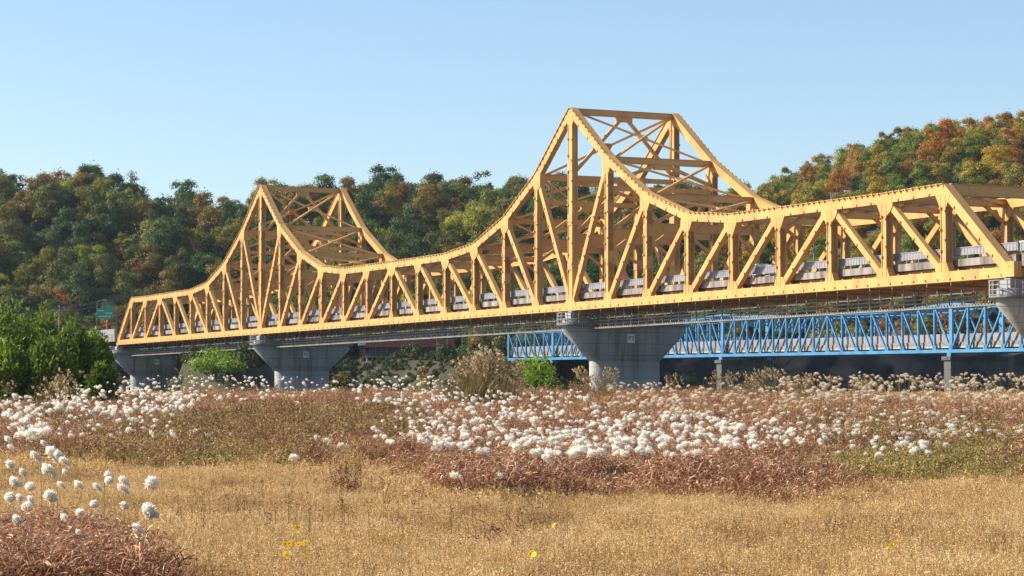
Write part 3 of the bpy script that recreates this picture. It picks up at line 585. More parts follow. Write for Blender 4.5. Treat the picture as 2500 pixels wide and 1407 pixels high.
# ------------------------------------------------------------------ plant meshes
def unit(n): v = R.normal(size=(n, 3)); return v / np.linalg.norm(v, axis=1)[:, None]
def leaf_quads(c, nrm, size):
    """leaf-shaped quads at c with normal nrm"""
    N = len(c); a = np.cross(nrm, unit(N)); a /= np.linalg.norm(a, axis=1)[:, None] + 1e-6; b = np.cross(nrm, a); s = np.asarray(size)[:, None] if np.ndim(size) else size
    return np.stack([c - a * s * .5, c - b * s * .36, c + a * s * .5, c + b * s * .36], 1)
def crown(name, H, W, nlobe, nleaf, size, m, flat=.75, low=.28, airy=0):
    """foliage as leaf clumps on several lobes"""
    Vs, rn = [], []
    lobes = [(np.array([0, 0, H * .60]), W * .40), (np.array([W * .1, W * .08, H * .42]), W * .36)]
    for i in range(nlobe):
        th = R.uniform(0, 2 * math.pi); z = R.uniform(low, 1.0); rr = W * .5 * math.sqrt(max(.05, 1 - ((z - .5) / .55) ** 2)) * R.uniform(.5, .82)
        lobes.append((np.array([rr * math.cos(th), rr * math.sin(th), H * z]), W * R.uniform(.10, .25)))
    per = nleaf // len(lobes)
    for c, r in lobes:
        n = int(per * (r / (W * .2)) ** 1.3); d = unit(n); d[:, 2] = np.where(d[:, 2] < -.35, -d[:, 2] * .6, d[:, 2]); rad_ = r * (R.normal(.95, .2, n) if not airy else R.uniform(.3, 1.2, n))
        p = c + d * rad_[:, None] * np.array([1, 1, flat]); nr = d + unit(n) * .6; nr /= np.linalg.norm(nr, axis=1)[:, None]
        Vs.append(leaf_quads(p, nr, R.uniform(.6, 1.3, n) * size)); rn.append(np.clip(R.normal(.5, .2, n) + R.normal(0, .12), 0, 1))
    return quads(name, np.concatenate(Vs), np.concatenate(rn), m)
def trunk(name, H, r, nb=5, spread=2.5, m='bark'):
    mb = MB(); pts = [(0, 0, -.5)] + [(R.normal(0, .15), R.normal(0, .15), H * f) for f in (.25, .5, .75, .95)]; mb.tube(pts, [r, r * .8, r * .6, r * .4, r * .12], 6)
    for i in range(nb):
        f = R.uniform(.3, .75); th = R.uniform(0, 6.28); b = Vector((0, 0, H * f)); e = b + Vector((math.cos(th) * spread, math.sin(th) * spread, R.uniform(.6, 1.3) * spread * .8)); mb.tube([b, b.lerp(e, .5) + Vector((0, 0, -.2)), e], [r * .35, r * .25, r * .06], 5)
    return mb.mesh(name, m)
def pine(name, H, W):
    Vs, rn = [], []
    for i in range(9):
        z = H * (.25 + .72 * i / 8); rr = W * .5 * (1 - (i / 9) ** 1.2) + .3
        n = 150; th = R.uniform(0, 6.28, n); q = np.sqrt(R.uniform(.05, 1, n)) * rr * (1 + .25 * np.sin(th * 3 + i)); p = np.stack([q * np.cos(th), q * np.sin(th), z - q * .15 + R.normal(0, .2, n)], 1)
        nr = np.stack([np.cos(th) * .3, np.sin(th) * .3, np.ones(n)], 1) + unit(n) * .5; nr /= np.linalg.norm(nr, axis=1)[:, None]; Vs.append(leaf_quads(p, nr, R.uniform(.5, .9, n))); rn.append(R.uniform(.1, .8, n))
    return quads(name, np.concatenate(Vs), np.concatenate(rn), 'leaf')
CROWN = [crown('crown', 10.5, 9, 22, 5200, .44, 'leaf') for _ in range(4)] + [crown('crown', 12, 7.2, 20, 4600, .44, 'leaf', .9) for _ in range(3)] + [crown('crown', 9, 9.5, 22, 5200, .44, 'leaf', .6)]
PINE = [pine('crown', 12, 6.0), pine('crown', 10.5, 5.5)]
AIRY = [crown('crown', 12.5, 6.5, 12, 700, .5, 'leaf', .9, .35, 1) for _ in range(2)]
TRUNK = [trunk('trunk', 10, .28) for _ in range(4)]; TRUNKP = [trunk('trunk', 11.5, .22, 0)]

PALL = {'dark green': (.068, .115, .034), 'olive green': (.15, .165, .034), 'yellow green': (.27, .28, .036), 'rust brown': (.29, .15, .04), 'deep blue green pine': (.04, .09, .042), 'thin grey green': (.14, .16, .06)}
PALR = {'olive gold': (.37, .28, .035), 'orange brown': (.45, .215, .03), 'mid green': (.22, .25, .032), 'russet red': (.43, .14, .03), 'dark green': (.11, .155, .035)}
def tree(x, y, s, kind, colr, col, label, group, name='broadleaf_tree'):
    root = empty(name, (x, y, gz(x, y) - .3), (0, 0, R.uniform(0, 6.28)), label=label, cat='tree', group=group); root.scale = (s, s, s * R.uniform(.9, 1.15))
    cm, tm = (PINE, TRUNKP) if kind == 'p' else ((AIRY, TRUNK) if kind == 'a' else (CROWN, TRUNK))
    obj('trunk', tm[R.integers(len(tm))], root); c = obj('crown', cm[R.integers(len(cm))], root); v = np.array(col) * R.uniform(.72, 1.25) * np.array([R.uniform(.88, 1.15), 1, R.uniform(.8, 1.2)]); c.color = (*v, 1)
    return root
cand = []
for side in ('left', 'right'):
    t0, t1 = (-.235, .098) if side == 'left' else (.085, .232)
    q = 0.0
    NR = 13 if side == 'left' else 15
    for row in range(NR + 1):
        q = row / NR; y_ = lambda t: float(yh(t) - (12 if t < .05 else 0) + (yr(t) - yh(t) + (12 if t < .05 else 0)) * (q ** .93))
        t = t0 + R.uniform(0, .006)
        while t < t1:
            tt = t + R.normal(0, .002); yy = y_(tt) + R.normal(0, 3.5); cand.append((side, row, tt * yy, yy)); t += R.uniform(.0085, .0118) if side == 'left' else R.uniform(.0072, .0100)
R.shuffle(cand); cand = [(s, int(r), float(x), float(y)) for s, r, x, y in cand]
def vis(c):
    s, r, x, y = c; u = U0 + x / y * F; v = HV - (gz(x, y) + 8 - EYE) / y * F
    return -20 < u < 2520 and (v < 760) 
show = [c for c in cand if vis(c)]; rest = [c for c in cand if not vis(c)]
rest += show[296:]; show = show[:296]
for s, r, x, y in show:
    u = U0 + x / y * F
    where = ('on the skyline' if r >= (12 if s == 'left' else 14) else 'high on the slope' if r >= (8 if s == 'left' else 10) else 'halfway up the slope' if r >= 4 else 'low on the slope')
    if s == 'left':
        seg = 'at far left' if u < 300 else 'left of the smaller peak' if u < 560 else 'behind the smaller peak' if u < 900 else 'between the two peaks' if u < 1250 else 'behind the tall peak'
        nm = R.choice(list(PALL), p=[.26, .27, .20, .15, .07, .05]); kind = 'p' if 'pine' in nm else ('a' if 'thin' in nm else 'b')
        if r >= 12 and R.random() < .25: nm, kind = 'thin grey green', 'a'
        tree(x, y, R.uniform(.68, 1.1), kind, nm, PALL[nm], ('%s tree' % nm if kind != 'p' else nm) + ' %s %s' % (where, seg), '%s trees on left hillside' % nm, 'pine_tree' if kind == 'p' else 'broadleaf_tree')
    else:
        f = min(1, max(0, (u - 1850) / 650)); p = np.array([.42 - .08 * f, .13 + .20 * f, .28 - .14 * f, .02 + .06 * f, .15 - .04 * f]); nm = R.choice(list(PALR), p=p / p.sum())
        tree(x, y, R.uniform(.62, .9), 'b', nm, PALR[nm], '%s autumn tree %s of the right hill, %s' % (nm, where.replace('the slope', 'slope'), 'at its left foot' if u < 2000 else 'above its middle' if u < 2250 else 'towards the right edge'), '%s trees on right hill' % nm)
cols = [(.068, .115, .032), (.15, .165, .034), (.24, .17, .034), (.30, .24, .036), (.36, .19, .034), (.17, .20, .034)]
KIND = []
for i, c in enumerate(cols):
    mm = foliage('far_leaves_%d' % i, [(0, tuple(v * .5 for v in c)), (.5, c), (1, tuple(v * 1.4 for v in c))], .3); M['far%d' % i] = mm
    for j in (0, 5): me = CROWN[j].copy(); me.materials.clear(); me.materials.append(mm); KIND.append(me)
pos = [(x, y, gz(x, y) - .3) for s, r, x, y in rest]; sc = np.array([R.uniform(.75, 1.15) if c_[0] == 'left' else R.uniform(.62, .9) for c_ in rest]); ki = [R.integers(0, 6) if c_[0] == 'left' else R.integers(6, 12) for c_ in rest]
scatter('distant_wood', KIND, pos, R.uniform(0, 6.28, len(pos)), sc, ki, label='mass of further woodland filling the lower hillsides between single trees', cat='woodland')
n = 2600; t = R.uniform(-.24, .24, n); qq = R.uniform(0, 1, n); yy = yb(t) + wb(t) * .85 + (yr(t) + 6 - yb(t) - wb(t) * .85) * qq; xx = t * yy
keep = ~((t < .0) & (t > -.25) & (yy < 540) & (yy > 515)) & ~((t > .04) & (yy < yh(t) + 2)); xx, yy = xx[keep], yy[keep]
UND = [crown('undergrowth', 3.4, 3.8, 6, 420, .5, 'leaf_low', .8, .15) for _ in range(3)]
n = 900; t2 = R.uniform(-.24, .05, n); y2 = yb(t2) + wb(t2) * R.uniform(.15, 1, n); k2 = ~((t2 > -.150) & (t2 < -.094)) & ~((t2 > -.068) & (t2 < -.012) & (y2 > 468)); xx = np.concatenate([xx, (t2 * y2)[k2]]); yy = np.concatenate([yy, y2[k2]])
zz = terrain(xx, yy) - .2; us = R.uniform(.5, 1.15, len(xx)); bt_ = R.uniform(-.070, -.010, 420); by_ = R.uniform(478, 512, 420); xx = np.concatenate([xx, bt_ * by_]); yy = np.concatenate([yy, by_]); zz = np.concatenate([zz, terrain(bt_ * by_, by_) - .2]); us = np.concatenate([us, R.uniform(.22, .42, 420)]); cx_ = R.uniform(20, 185, 260); cz_ = R.uniform(-2.5, 6.5, 260); xx = np.concatenate([xx, cx_]); yy = np.concatenate([yy, yb(cx_ / 434) - 1.9 + (cz_ + 3) * .29]); zz = np.concatenate([zz, cz_ - .6]); us = np.concatenate([us, R.uniform(.25, .6, 260)])
scatter('undergrowth', UND, np.stack([xx, yy, zz], 1), R.uniform(0, 6.28, len(xx)), us, label='low dark undergrowth between the trees on the hillsides', cat='undergrowth')

def big_shrub(u, vt, D, Wpx, m, label, nm='willow_shrub', cat='shrub', group=None, nleaf=2600, size=.32, flat=1.0, zbase=None):
    p = px(u, vt, D); z = gz(p.x, p.y) if zbase is None else zbase; H = p.z - z; Wm = Wpx * D / F
    root = empty(nm, (p.x, p.y, z), label=label, cat=cat, group=group); obj('crown', crown('crown', H * .93, Wm, 16, nleaf, size, m, flat, .08), root)
    obj('trunk', trunk('trunk', H * .85, .14, 6, Wm * .25), root); return root
def willow(u, vt, D, Wpx, label):
    """upright shoots clothed with narrow leaves"""
    p = px(u, vt, D); z = gz(p.x, p.y); H = p.z - z; Wm = Wpx * D / F; root = empty('willow_shrub', (p.x, p.y, z), label=label, cat='shrub', group='willow shrubs at the left edge')
    Vs, rn = [], []; mb = MB()
    for i in range(150):
        th = R.uniform(0, 6.28); rr = math.sqrt(R.random()) * Wm * .5; top = H * (1 - .38 * (rr / (Wm * .5)) ** 2) * R.uniform(.78, 1.02); b = np.array([rr * .55 * math.cos(th), rr * .55 * math.sin(th), 0]); e = np.array([rr * math.cos(th), rr * math.sin(th), top])
        n = 44; f = R.uniform(.12, 1, n); c = b + (e - b) * f[:, None] + R.normal(0, .30, (n, 3)) * (1.15 - f)[:, None] * 1.2; up = (e - b) / np.linalg.norm(e - b)
        d = up * .7 + unit(n) * .75; d /= np.linalg.norm(d, axis=1)[:, None]; sd = np.cross(d, unit(n)); sd /= np.linalg.norm(sd, axis=1)[:, None]; L = R.uniform(.28, .55, n)[:, None]; wv = sd * .055
        Vs.append(np.stack([c - wv * .6, c + d * L * .5 - wv * 1.4, c + d * L, c + d * L * .5 + wv * 1.4], 1)); rn.append(np.clip(R.normal(.35 + .25 * f, .17), 0, 1))
        if i % 4 == 0: mb.tube([b, (b + e) / 2, e], [.05, .035, .012], 4)
    obj('crown', quads('crown', np.concatenate(Vs), np.concatenate(rn), 'willow'), root); mb.obj('stems', 'bark', root)
for a in ((-70, 775, 168, 150, 'willow shrub cut off by the left edge'), (25, 730, 165, 185, 'tallest bright green willow shrub at the far left'), (100, 742, 172, 130, 'pointed willow shrub right of the tallest one at far left'), (175, 775, 160, 120, 'right middle willow shrub in front of the bridge end'),
          (228, 800, 166, 95, 'outermost right willow shrub next to pier P1'), (120, 815, 150, 130, 'lower front willow shrub in the middle of the left bushes'), (10, 830, 150, 150, 'low dark willow shrub at the lower left of the bushes'), (250, 880, 158, 60, 'smallest willow shrub at the foot of pier P1')): willow(*a)
big_shrub(528, 858, 409, 125, 'lime', 'bright green spreading pine shaped bush between piers P1 and P2', 'spreading_tree', 'tree', None, 3000, .42, .55)
big_shrub(1315, 870, 205, 110, 'lime', 'bright lime green bush below the left end of the blue bridge', 'green_bush', 'shrub', 'lime green bushes', 2200, .22)
big_shrub(1260, 878, 203, 60, 'lime', 'small lime green bush squeezed beside the brown reed clump', 'green_bush', 'shrub', 'lime green bushes', 1200, .22)
for u, vt, D, Wp, m_, lb in ((850, 885, 460, 90, 'olive', 'olive bush on the bank just right of pier P2'), (915, 880, 465, 75, 'leaf_low', 'dark bush in front of the stilts of the red roofed building'), (1040, 880, 470, 60, 'olive', 'yellowish bush below the right end of the red roofed building'), (960, 905, 455, 90, 'leaf_low', 'dark low bush under the red roofed building'), (1100, 900, 455, 80, 'leaf_low', 'dark bush behind the tall brown reed clump'),
        (1215, 800, 490, 36, 'olive', 'slim yellow green tree left of the blue bridge end'), (700, 915, 455, 120, 'leaf_low', 'dark bush at the foot of pier P2'), (440, 915, 455, 90, 'leaf_low', 'dark bush at the foot of pier P1'), (1690, 890, 420, 60, 'leaf_low', 'dark green bush below the blue bridge right of pier P3'), (1180, 850, 480, 70, 'weed', 'brown bush on the bank left of the blue bridge end')):
    p = px(u, vt, D); vt += 14; big_shrub(u, vt, D, Wp, m_, lb, 'bank_bush', 'shrub', None, 1100, .5, .9, min(gz(p.x, p.y), p.z - 2.5))

# ------------------------------------------------------------------ grasses
def blades(n, rad_, h0, h1, w, lean, curl, seg, rn=(0, 1), head=0, hs=.05, wind=.0, droop=0):
    V, q = [], []
    for i in range(n):
        th = R.uniform(0, 6.28); b = np.array([math.cos(th), math.sin(th), 0]) * rad_ * math.sqrt(R.random()); h = R.uniform(h0, h1); ph = R.uniform(0, 6.28); l = R.normal(0, lean); f = np.linspace(0, 1, seg + 1)
        out = np.array([math.cos(ph), math.sin(ph), 0]); bend = l * f + curl * R.uniform(.2, 1) * f ** 2.2; pts = b + out * (bend * h)[:, None] + np.array([wind, 0, 0]) * (f ** 2 * h)[:, None]; pts[:, 2] = h * (f - droop * R.uniform(.2, 1) * f ** 4)
        sd = np.array([math.cos(ph + 1.57 + R.normal(0, .7)), math.sin(ph + 1.57), 0]); r_ = R.uniform(*rn); rb = ribbon(pts, w * (1.1 - .85 * f) * R.uniform(.7, 1.3), sd); V.append(rb); q.append(np.full(len(rb), r_))
        if head:
            c = pts[-1] + np.stack([R.normal(0, hs * .5, head), R.normal(0, hs * .5, head), R.uniform(-hs * 3, hs * .6, head)], 1); V.append(leaf_quads(c, unit(head), R.uniform(.5, 1.2, head) * hs)); q.append(np.clip(r_ + R.uniform(.1, .5, head), 0, 1))
    return np.concatenate(V), np.concatenate(q)
def gmesh(name, m, *parts): return quads(name, np.concatenate([p[0] for p in parts]), np.concatenate([p[1] for p in parts]), m)
TAN = [gmesh('tan_tuft', 'tan', blades(72, .34, .32, .68, .012, .14, .22, 3, (0, .8), 4, .028, .05)) for _ in range(5)]
M['tan_pale'] = foliage('pale_straw_grass', [(0, (0.34, 0.21, 0.08)), (0.35, (0.58, 0.40, 0.17)), (0.75, (0.70, 0.51, 0.25)), (1, (0.78, 0.61, 0.35))], 0.35, vary=0.14)
M['tan_dark'] = foliage('brownish_dry_grass', [(0, (0.16, 0.085, 0.03)), (0.35, (0.33, 0.195, 0.075)), (0.75, (0.52, 0.33, 0.13)), (1, (0.72, 0.52, 0.28))], 0.35, vary=0.2)
for mt in ('tan_pale', 'tan_dark'):
    for q_ in range(3): mc = TAN[q_].copy(); mc.materials.clear(); mc.materials.append(M[mt]); TAN.append(mc)
TANF = [gmesh('tan_tuft', 'tan', blades(50, .55, .4, .8, .025, .18, .3, 3, (0, .75), 5, .06, .06)) for _ in range(3)]
def curls(n, rad_, z0, z1, L, w, rn):
    V, q = [], []
    for i in range(n):
        th = R.uniform(0, 6.28); rr = rad_ * math.sqrt(R.random()); c = np.array([rr * math.cos(th), rr * math.sin(th), R.uniform(z0, z1) * (1 - .25 * (rr / rad_) ** 2)]); ph = R.uniform(0, 6.28); l = L * R.uniform(.5, 1.3); f = np.linspace(0, 1, 4)
        up = R.uniform(-.2, .9); out = np.array([math.cos(ph) + .35, math.sin(ph), 0]); pts = c + out * (f * l)[:, None]; pts[:, 2] += l * (up * f - R.uniform(.4, 1.5) * f ** 2)
        sd = np.array([-math.sin(ph), math.cos(ph), R.normal(0, .7)]); sd /= np.linalg.norm(sd); rb = ribbon(pts, w * (1 - .75 * f) * R.uniform(.6, 1.4), sd); V.append(rb); q.append(np.full(len(rb), R.uniform(*rn) ** 1.0))
    return np.concatenate(V), np.concatenate(q)
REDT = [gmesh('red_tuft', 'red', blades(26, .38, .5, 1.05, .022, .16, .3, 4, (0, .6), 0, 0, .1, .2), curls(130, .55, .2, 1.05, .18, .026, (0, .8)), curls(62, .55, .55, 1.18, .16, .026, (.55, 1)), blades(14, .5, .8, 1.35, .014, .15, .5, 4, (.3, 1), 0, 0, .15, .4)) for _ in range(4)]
WEED = [gmesh('weed_tuft', 'weed', blades(40, .40, .5, 1.2, .014, .16, .15, 3, (0, .7), 9, .07)) for _ in range(3)]
OLIV = [gmesh('olive_tuft', 'olive', blades(44, .42, .5, 1.05, .016, .18, .2, 3, (0, .8), 9, .07)) for _ in range(3)]
def reed_mesh(n, rad_, H, name):
    V = [blades(n, rad_, H * .6, H, .03, .06, .08, 4, (.1, .5), 0, 0, .06), blades(n * 4, rad_ * 1.2, H * .3, H * .85, .05, .15, .45, 5, (0, .75), 0, 0, .15, .35)]
    for i in range(n):
        th = R.uniform(0, 6.28); rr = rad_ * math.sqrt(R.random()) * 1.1; c0 = np.array([rr * math.cos(th) + .12 * H, rr * math.sin(th), H * R.uniform(.7, 1.0)]); k = 11; f = R.random(k)
        c = c0 + np.stack([f * .28, R.normal(0, .06, k), .05 - f ** 2 * .25 + R.normal(0, .05, k)], 1); V.append((leaf_quads(c, unit(k), R.uniform(.10, .22, k)), R.uniform(.6, 1, k)))
    return gmesh(name, 'reed', *V[:2]), gmesh('seed_heads', 'reed', *V[2:])
REED = [reed_mesh(10, .5, 2.9, 'reed_clump') for _ in range(4)]
def region(n, u0, u1, v0, v1, h, edge=.0):
    u = R.uniform(u0, u1, n); v = R.uniform(v0, v1, n); u = u + R.normal(0, 28, n) * (abs(R.normal(0, 1, n)) + .3); P_ = [at(a, b, h * R.uniform(.85, 1.15)) for a, b in zip(u, v)]; return [(x + R.normal(0, .4), max(26, y + R.normal(0, 1.6) * (y / 70) ** 2)) for x, y in P_]
def pts3(P): P = np.array(P); return np.column_stack([P, terrain(P[:, 0], P[:, 1])])
def strew(name, protos, P, s0, s1, label, cat, tilt=.1, wave=.0, idx=None):
    P = pts3(P); n = len(P); lf = np.sin(P[:, 0] * .9 + P[:, 1] * .23) * np.sin(P[:, 1] * .41 - P[:, 0] * .3 + 1) + .6 * np.sin(P[:, 0] * 2.3 - P[:, 1] * .7); scatter(name, protos, P, R.uniform(0, 6.28, n), R.uniform(s0, s1, n) * (1 + wave * lf), idx, tilt=R.normal(0, tilt, (n, 2)), label=label, cat=cat)
def fan(n, d0, d1, tw=.235):
    d = np.sqrt(R.uniform(d0 ** 2, d1 ** 2, n)); return np.column_stack([R.uniform(-tw, tw, n) * d, d])
def in_patch(P, u0, u1, d0, d1): u = U0 + P[:, 0] / P[:, 1] * F; return (u > u0) & (u < u1) & (P[:, 1] > d0) & (P[:, 1] < d1)
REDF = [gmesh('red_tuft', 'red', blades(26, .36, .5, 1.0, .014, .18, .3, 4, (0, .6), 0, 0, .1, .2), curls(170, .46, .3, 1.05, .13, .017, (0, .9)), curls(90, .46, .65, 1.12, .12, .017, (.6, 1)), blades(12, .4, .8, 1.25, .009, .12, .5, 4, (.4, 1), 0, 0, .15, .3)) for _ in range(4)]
P = fan(15000, 26, 78); P = P[~in_patch(P, -200, 400, 30, 38)]
nz = np.sin(P[:, 0] * .55 + P[:, 1] * .17 + 1.1 * np.sin(P[:, 1] * .21)) * np.sin(P[:, 1] * .33 - P[:, 0] * .21) + .5 * np.sin(P[:, 0] * 1.7 + P[:, 1] * .9) + R.normal(0, .7, len(P))
ix = np.where(nz > .75, 5, np.where(nz < -.7, 8, 0)) + R.integers(0, 3, len(P)); ix = np.where(ix < 3, R.integers(0, 5, len(P)), ix)
strew('dry_grass', TAN, P, .7, 1.2, 'dry golden tan meadow grass with fine seed heads filling the foreground', 'grass', .1, .12, ix)
strew('rough_dry_grass', TANF, fan(9000, 72, 221), .8, 1.2, 'coarser straw coloured grass further back in the meadow', 'grass')
redP = (region(1500, 1080, 2040, 1095, 1150, 1.1) + region(1500, 1010, 2000, 1005, 1100, 1.1) + region(300, 960, 1250, 1040, 1085, 1.1) + region(700, 0, 430, 965, 1075, 1.1) + region(330, -20, 200, 905, 965, 1.7) + region(800, 430, 960, 942, 1005, 1.15) + region(1000, 1230, 1980, 938, 1000, 1.15)
        + region(800, 2030, 2520, 965, 1035, 1.1) + region(70, 2380, 2520, 1092, 1118, 1.0) + region(400, 850, 1260, 945, 1030, 1.1) + region(500, 1850, 2500, 1020, 1085, 1.0) + region(250, 200, 1000, 1040, 1100, .8))
strew('red_grass', REDT, redP, .8, 1.2, 'red brown drying silver grass leaves in wide patches across the meadow', 'grass', .14, .13)
fgP = [(x, y) for x, y in ((R.uniform(-8.6, -4.6), R.uniform(30, 41)) for _ in range(620)) if x / y < -.142 - .0022 * (y - 30) - R.uniform(0, .012)]
strew('foreground_red_grass', REDF, fgP, 1.0, 1.35, 'tangle of glossy red brown grass leaves in the bottom left corner', 'grass')
weedP = region(560, 390, 960, 1000, 1048, 1.05) + region(160, 100, 620, 1050, 1110, .9) + region(450, 1950, 2520, 1020, 1090, .95) + region(200, 700, 1000, 1010, 1060, 1.0)
strew('brown_weeds', WEED, weedP, .7, 1.3, 'brown seeding weeds standing in dull patches behind the tan grass', 'weeds', .12, .16)
oliP = region(230, 2060, 2250, 1100, 1140, .95) + region(200, 2230, 2440, 1085, 1130, .95) + region(25, 440, 720, 1100, 1135, .7) + region(60, 250, 450, 1040, 1090, .8) + region(200, 2350, 2520, 1050, 1080, .9)
strew('olive_weeds', OLIV, oliP, .85, 1.2, 'olive green weeds in the middle distance, mostly at the right', 'weeds')
strew('straw_fringe', TANF, region(420, 1020, 2080, 1150, 1196, .75) + region(160, 1990, 2500, 1120, 1185, .75) + region(200, 100, 1000, 1050, 1120, .7), .7, 1.15, 'straw coloured grass tufts fringing the front of the red and olive patches', 'grass')
# reed clumps: things
RM = []
def reed(u, vt, D, label, group, nm='reed_clump'):
    x = (u - U0) / F * D; z = gz(x, D); H = EYE + (HV - vt) / F * D - z
    pr_ = REED[R.integers(4)]; o = obj(nm, pr_[0], None, (x, D, z), label, 'reeds', group); s = H / 2.9; o.scale = (min(1.5, max(.8, s)),) * 2 + (s,); o.rotation_euler = (0, R.normal(.0, .05), R.uniform(-.5, .5)); obj('seed_heads', pr_[1], o, kind='stuff'); return o
for i in range(36):
    u = R.uniform(1085, 1265); vt = 845 + abs(u - 1165) ** 1.25 * .16 + R.uniform(0, 40); reed(u, vt, R.uniform(148, 165), 'brown reed stems in the tall shaggy clump left of the lime green bush', 'tall reed clump')
for i in range(12): reed(R.uniform(1380, 1480), R.uniform(890, 945), R.uniform(165, 195), 'dark brown reeds at the left foot of pier P3', 'reeds at left of pier P3')
for i in range(14): u = R.uniform(1480, 1810); reed(u, R.uniform(900, 965), R.uniform(170, 205), 'thin scattered reeds standing in front of pier P3 and the dark water', 'reeds before pier P3')
for i in range(24): u = R.uniform(1800, 1980); reed(u, 890 + abs(u - 1870) * .25 + R.uniform(0, 40), R.uniform(160, 185), 'pale olive reeds in the mound right of pier P3', 'reed mound right of pier P3')
for i in range(26): u = R.uniform(1930, 2510); reed(u, 905 + (u - 1930) * .045 + abs(R.normal(0, 26)), R.uniform(165, 205), 'cream headed reeds in the long belt at the right', 'reed belt at right')
for i in range(8): reed(R.uniform(1230, 1420), R.uniform(930, 960), R.uniform(165, 195), 'low reeds in front of the lime green bush', 'low reeds before lime bush')
for i in range(7): reed(R.uniform(-10, 160), R.uniform(905, 955), R.uniform(110, 140), 'rusty brown reeds before the willow shrubs at far left', 'reeds at far left')
# plumes of silver grass
def plume_mesh(L, Wd, n, m, droop, ll=(.3, .85)):
    f = R.beta(1.4, 1.5, n); a = R.uniform(0, 6.28, n); ax = np.stack([f * L * .75, np.zeros(n), f * L * (.75 - droop * f)], 1); env = Wd * .5 * np.sin(np.clip(f * .88 + .10, 0, 1) * math.pi) ** .9 * R.uniform(.1, 1, n) ** .6 * (1 + .25 * np.sin(a * 2 + f * 9))
    c = ax + np.stack([-.5 * np.cos(a) * env, np.sin(a) * env, np.cos(a) * env * .9], 1); d = np.stack([np.ones(n) * .6, np.sin(a) * .6, .4 + .5 * np.cos(a) - droop * f], 1) + R.normal(0, .35, (n, 3)); d /= np.linalg.norm(d, axis=1)[:, None]
    sd = np.cross(d, unit(n)); sd /= np.linalg.norm(sd, axis=1)[:, None]; l = R.uniform(*ll, n)[:, None] * Wd; wv = sd * Wd * R.uniform(.04, .085, n)[:, None]
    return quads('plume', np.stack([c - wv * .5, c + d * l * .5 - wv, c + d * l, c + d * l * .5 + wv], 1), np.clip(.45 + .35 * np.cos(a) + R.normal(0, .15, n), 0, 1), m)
PLW = [plume_mesh(L_, w_, 240, 'plume', dr) for L_, w_, dr in ((.40, .24, .3), (.46, .21, .7), (.50, .20, 1.0), (.44, .23, 1.3), (.36, .25, .5))]; PLN = [plume_mesh(L_, w_, 650, 'plume', dr, (.15, .45)) for L_, w_, dr in ((.38, .27, .4), (.42, .24, .9), (.36, .27, .7), (.46, .22, 1.1))]; PLC = [plume_mesh(.42, .22, 170, 'cream', dr) for dr in (.4, .9, 1.2)]
def stem_mesh():
    V, q = blades(1, .0, 1.0, 1.0, .022, .02, .04, 4, (.3, .9)); V2, q2 = blades(3, .02, .5, .85, .014, .1, .5, 4, (0, .8), 0, 0, .1, .4); return quads('silver_grass', np.concatenate([V, V2]), np.concatenate([q, q2]), 'stem')
STEM = [stem_mesh() for _ in range(4)]
PL = []   # (x, y, height, size, group, cream)
def plumes(n, u0, u1, v0, v1, h, size, grp, cream=0, mode='rect'):
    for i in range(n):
        u = R.uniform(u0, u1); v = R.uniform(v0, v1)
        if mode == 'ell':
            a = R.uniform(0, 6.28); r_ = math.sqrt(R.random()); u = (u0 + u1) / 2 + (u1 - u0) / 2 * r_ * math.cos(a); v = (v0 + v1) / 2 + (v1 - v0) / 2 * r_ * math.sin(a)
        hh = h * R.uniform(.84, 1.16); x, y = at(u, v, hh); PL.append((x, y, hh, size * .82 * R.choice([.6, .8, 1.0, 1.3], p=[.25, .3, .3, .15]) * R.uniform(.85, 1.15), grp, cream))
G1 = 'white silver grass plumes above the red grass in the bottom left corner'
for u, v, s in ((95, 1085, 40), (63, 1097, 30), (133, 1098, 30), (150, 1112, 28), (108, 1133, 40), (137, 1142, 18), (8, 1122, 24), (40, 1140, 22), (20, 1165, 30), (48, 1178, 25), (15, 1205, 28), (40, 1202, 20), (80, 1205, 22), (150, 1172, 22), (185, 1172, 25), (130, 1198, 38), (245, 1148, 25), (280, 1158, 30), (255, 1165, 22),
                (232, 1175, 24), (292, 1178, 30), (357, 1167, 38), (353, 1230, 44), (312, 1272, 32), (225, 1222, 22), (303, 1223, 22), (187, 1243, 24), (142, 1250, 26), (55, 1228, 28), (30, 1257, 28), (178, 1287, 18), (8, 1060, 22), (95, 1070, 18), (18, 1085, 16)):
    D = 35 + (1272 - v) * .10; PL.append(((u - U0) / F * D, D, EYE - (v - HV) / F * D - gz((u - U0) / F * D, D), s * D / F / .37, G1, 0))
plumes(330, 1000, 1950, 1000, 1108, 1.45, .80, 'white silver grass plumes in the dense bank across the middle of the meadow', 0, 'ell')
plumes(85, 1450, 1830, 998, 1070, 1.45, .8, 'white silver grass plumes in the dense bank across the middle of the meadow', 0, 'ell')
plumes(70, 1240, 1500, 1040, 1100, 1.45, .76, 'white silver grass plumes in the dense bank across the middle of the meadow', 0, 'ell')
plumes(90, 890, 1180, 990, 1090, 1.4, .75, 'white silver grass plumes left of the dense bank', 0, 'ell')
plumes(150, 1850, 2380, 985, 1105, 1.4, .7, 'white silver grass plumes scattered right of the dense bank', 0, 'ell')
plumes(200, 120, 500, 930, 1005, 1.9, .78, 'white silver grass plumes in the far left bank below the bridge end', 0, 'ell')
plumes(190, 250, 830, 900, 975, 1.95, .62, 'white silver grass plumes in the far left bank below the bridge end', 0, 'ell')
plumes(50, 0, 200, 960, 1000, 1.7, .9, 'white silver grass plumes in the far left bank below the bridge end')
plumes(150, 840, 1130, 905, 985, 1.95, .7, 'white silver grass plumes in front of the red roofed building', 0, 'ell')
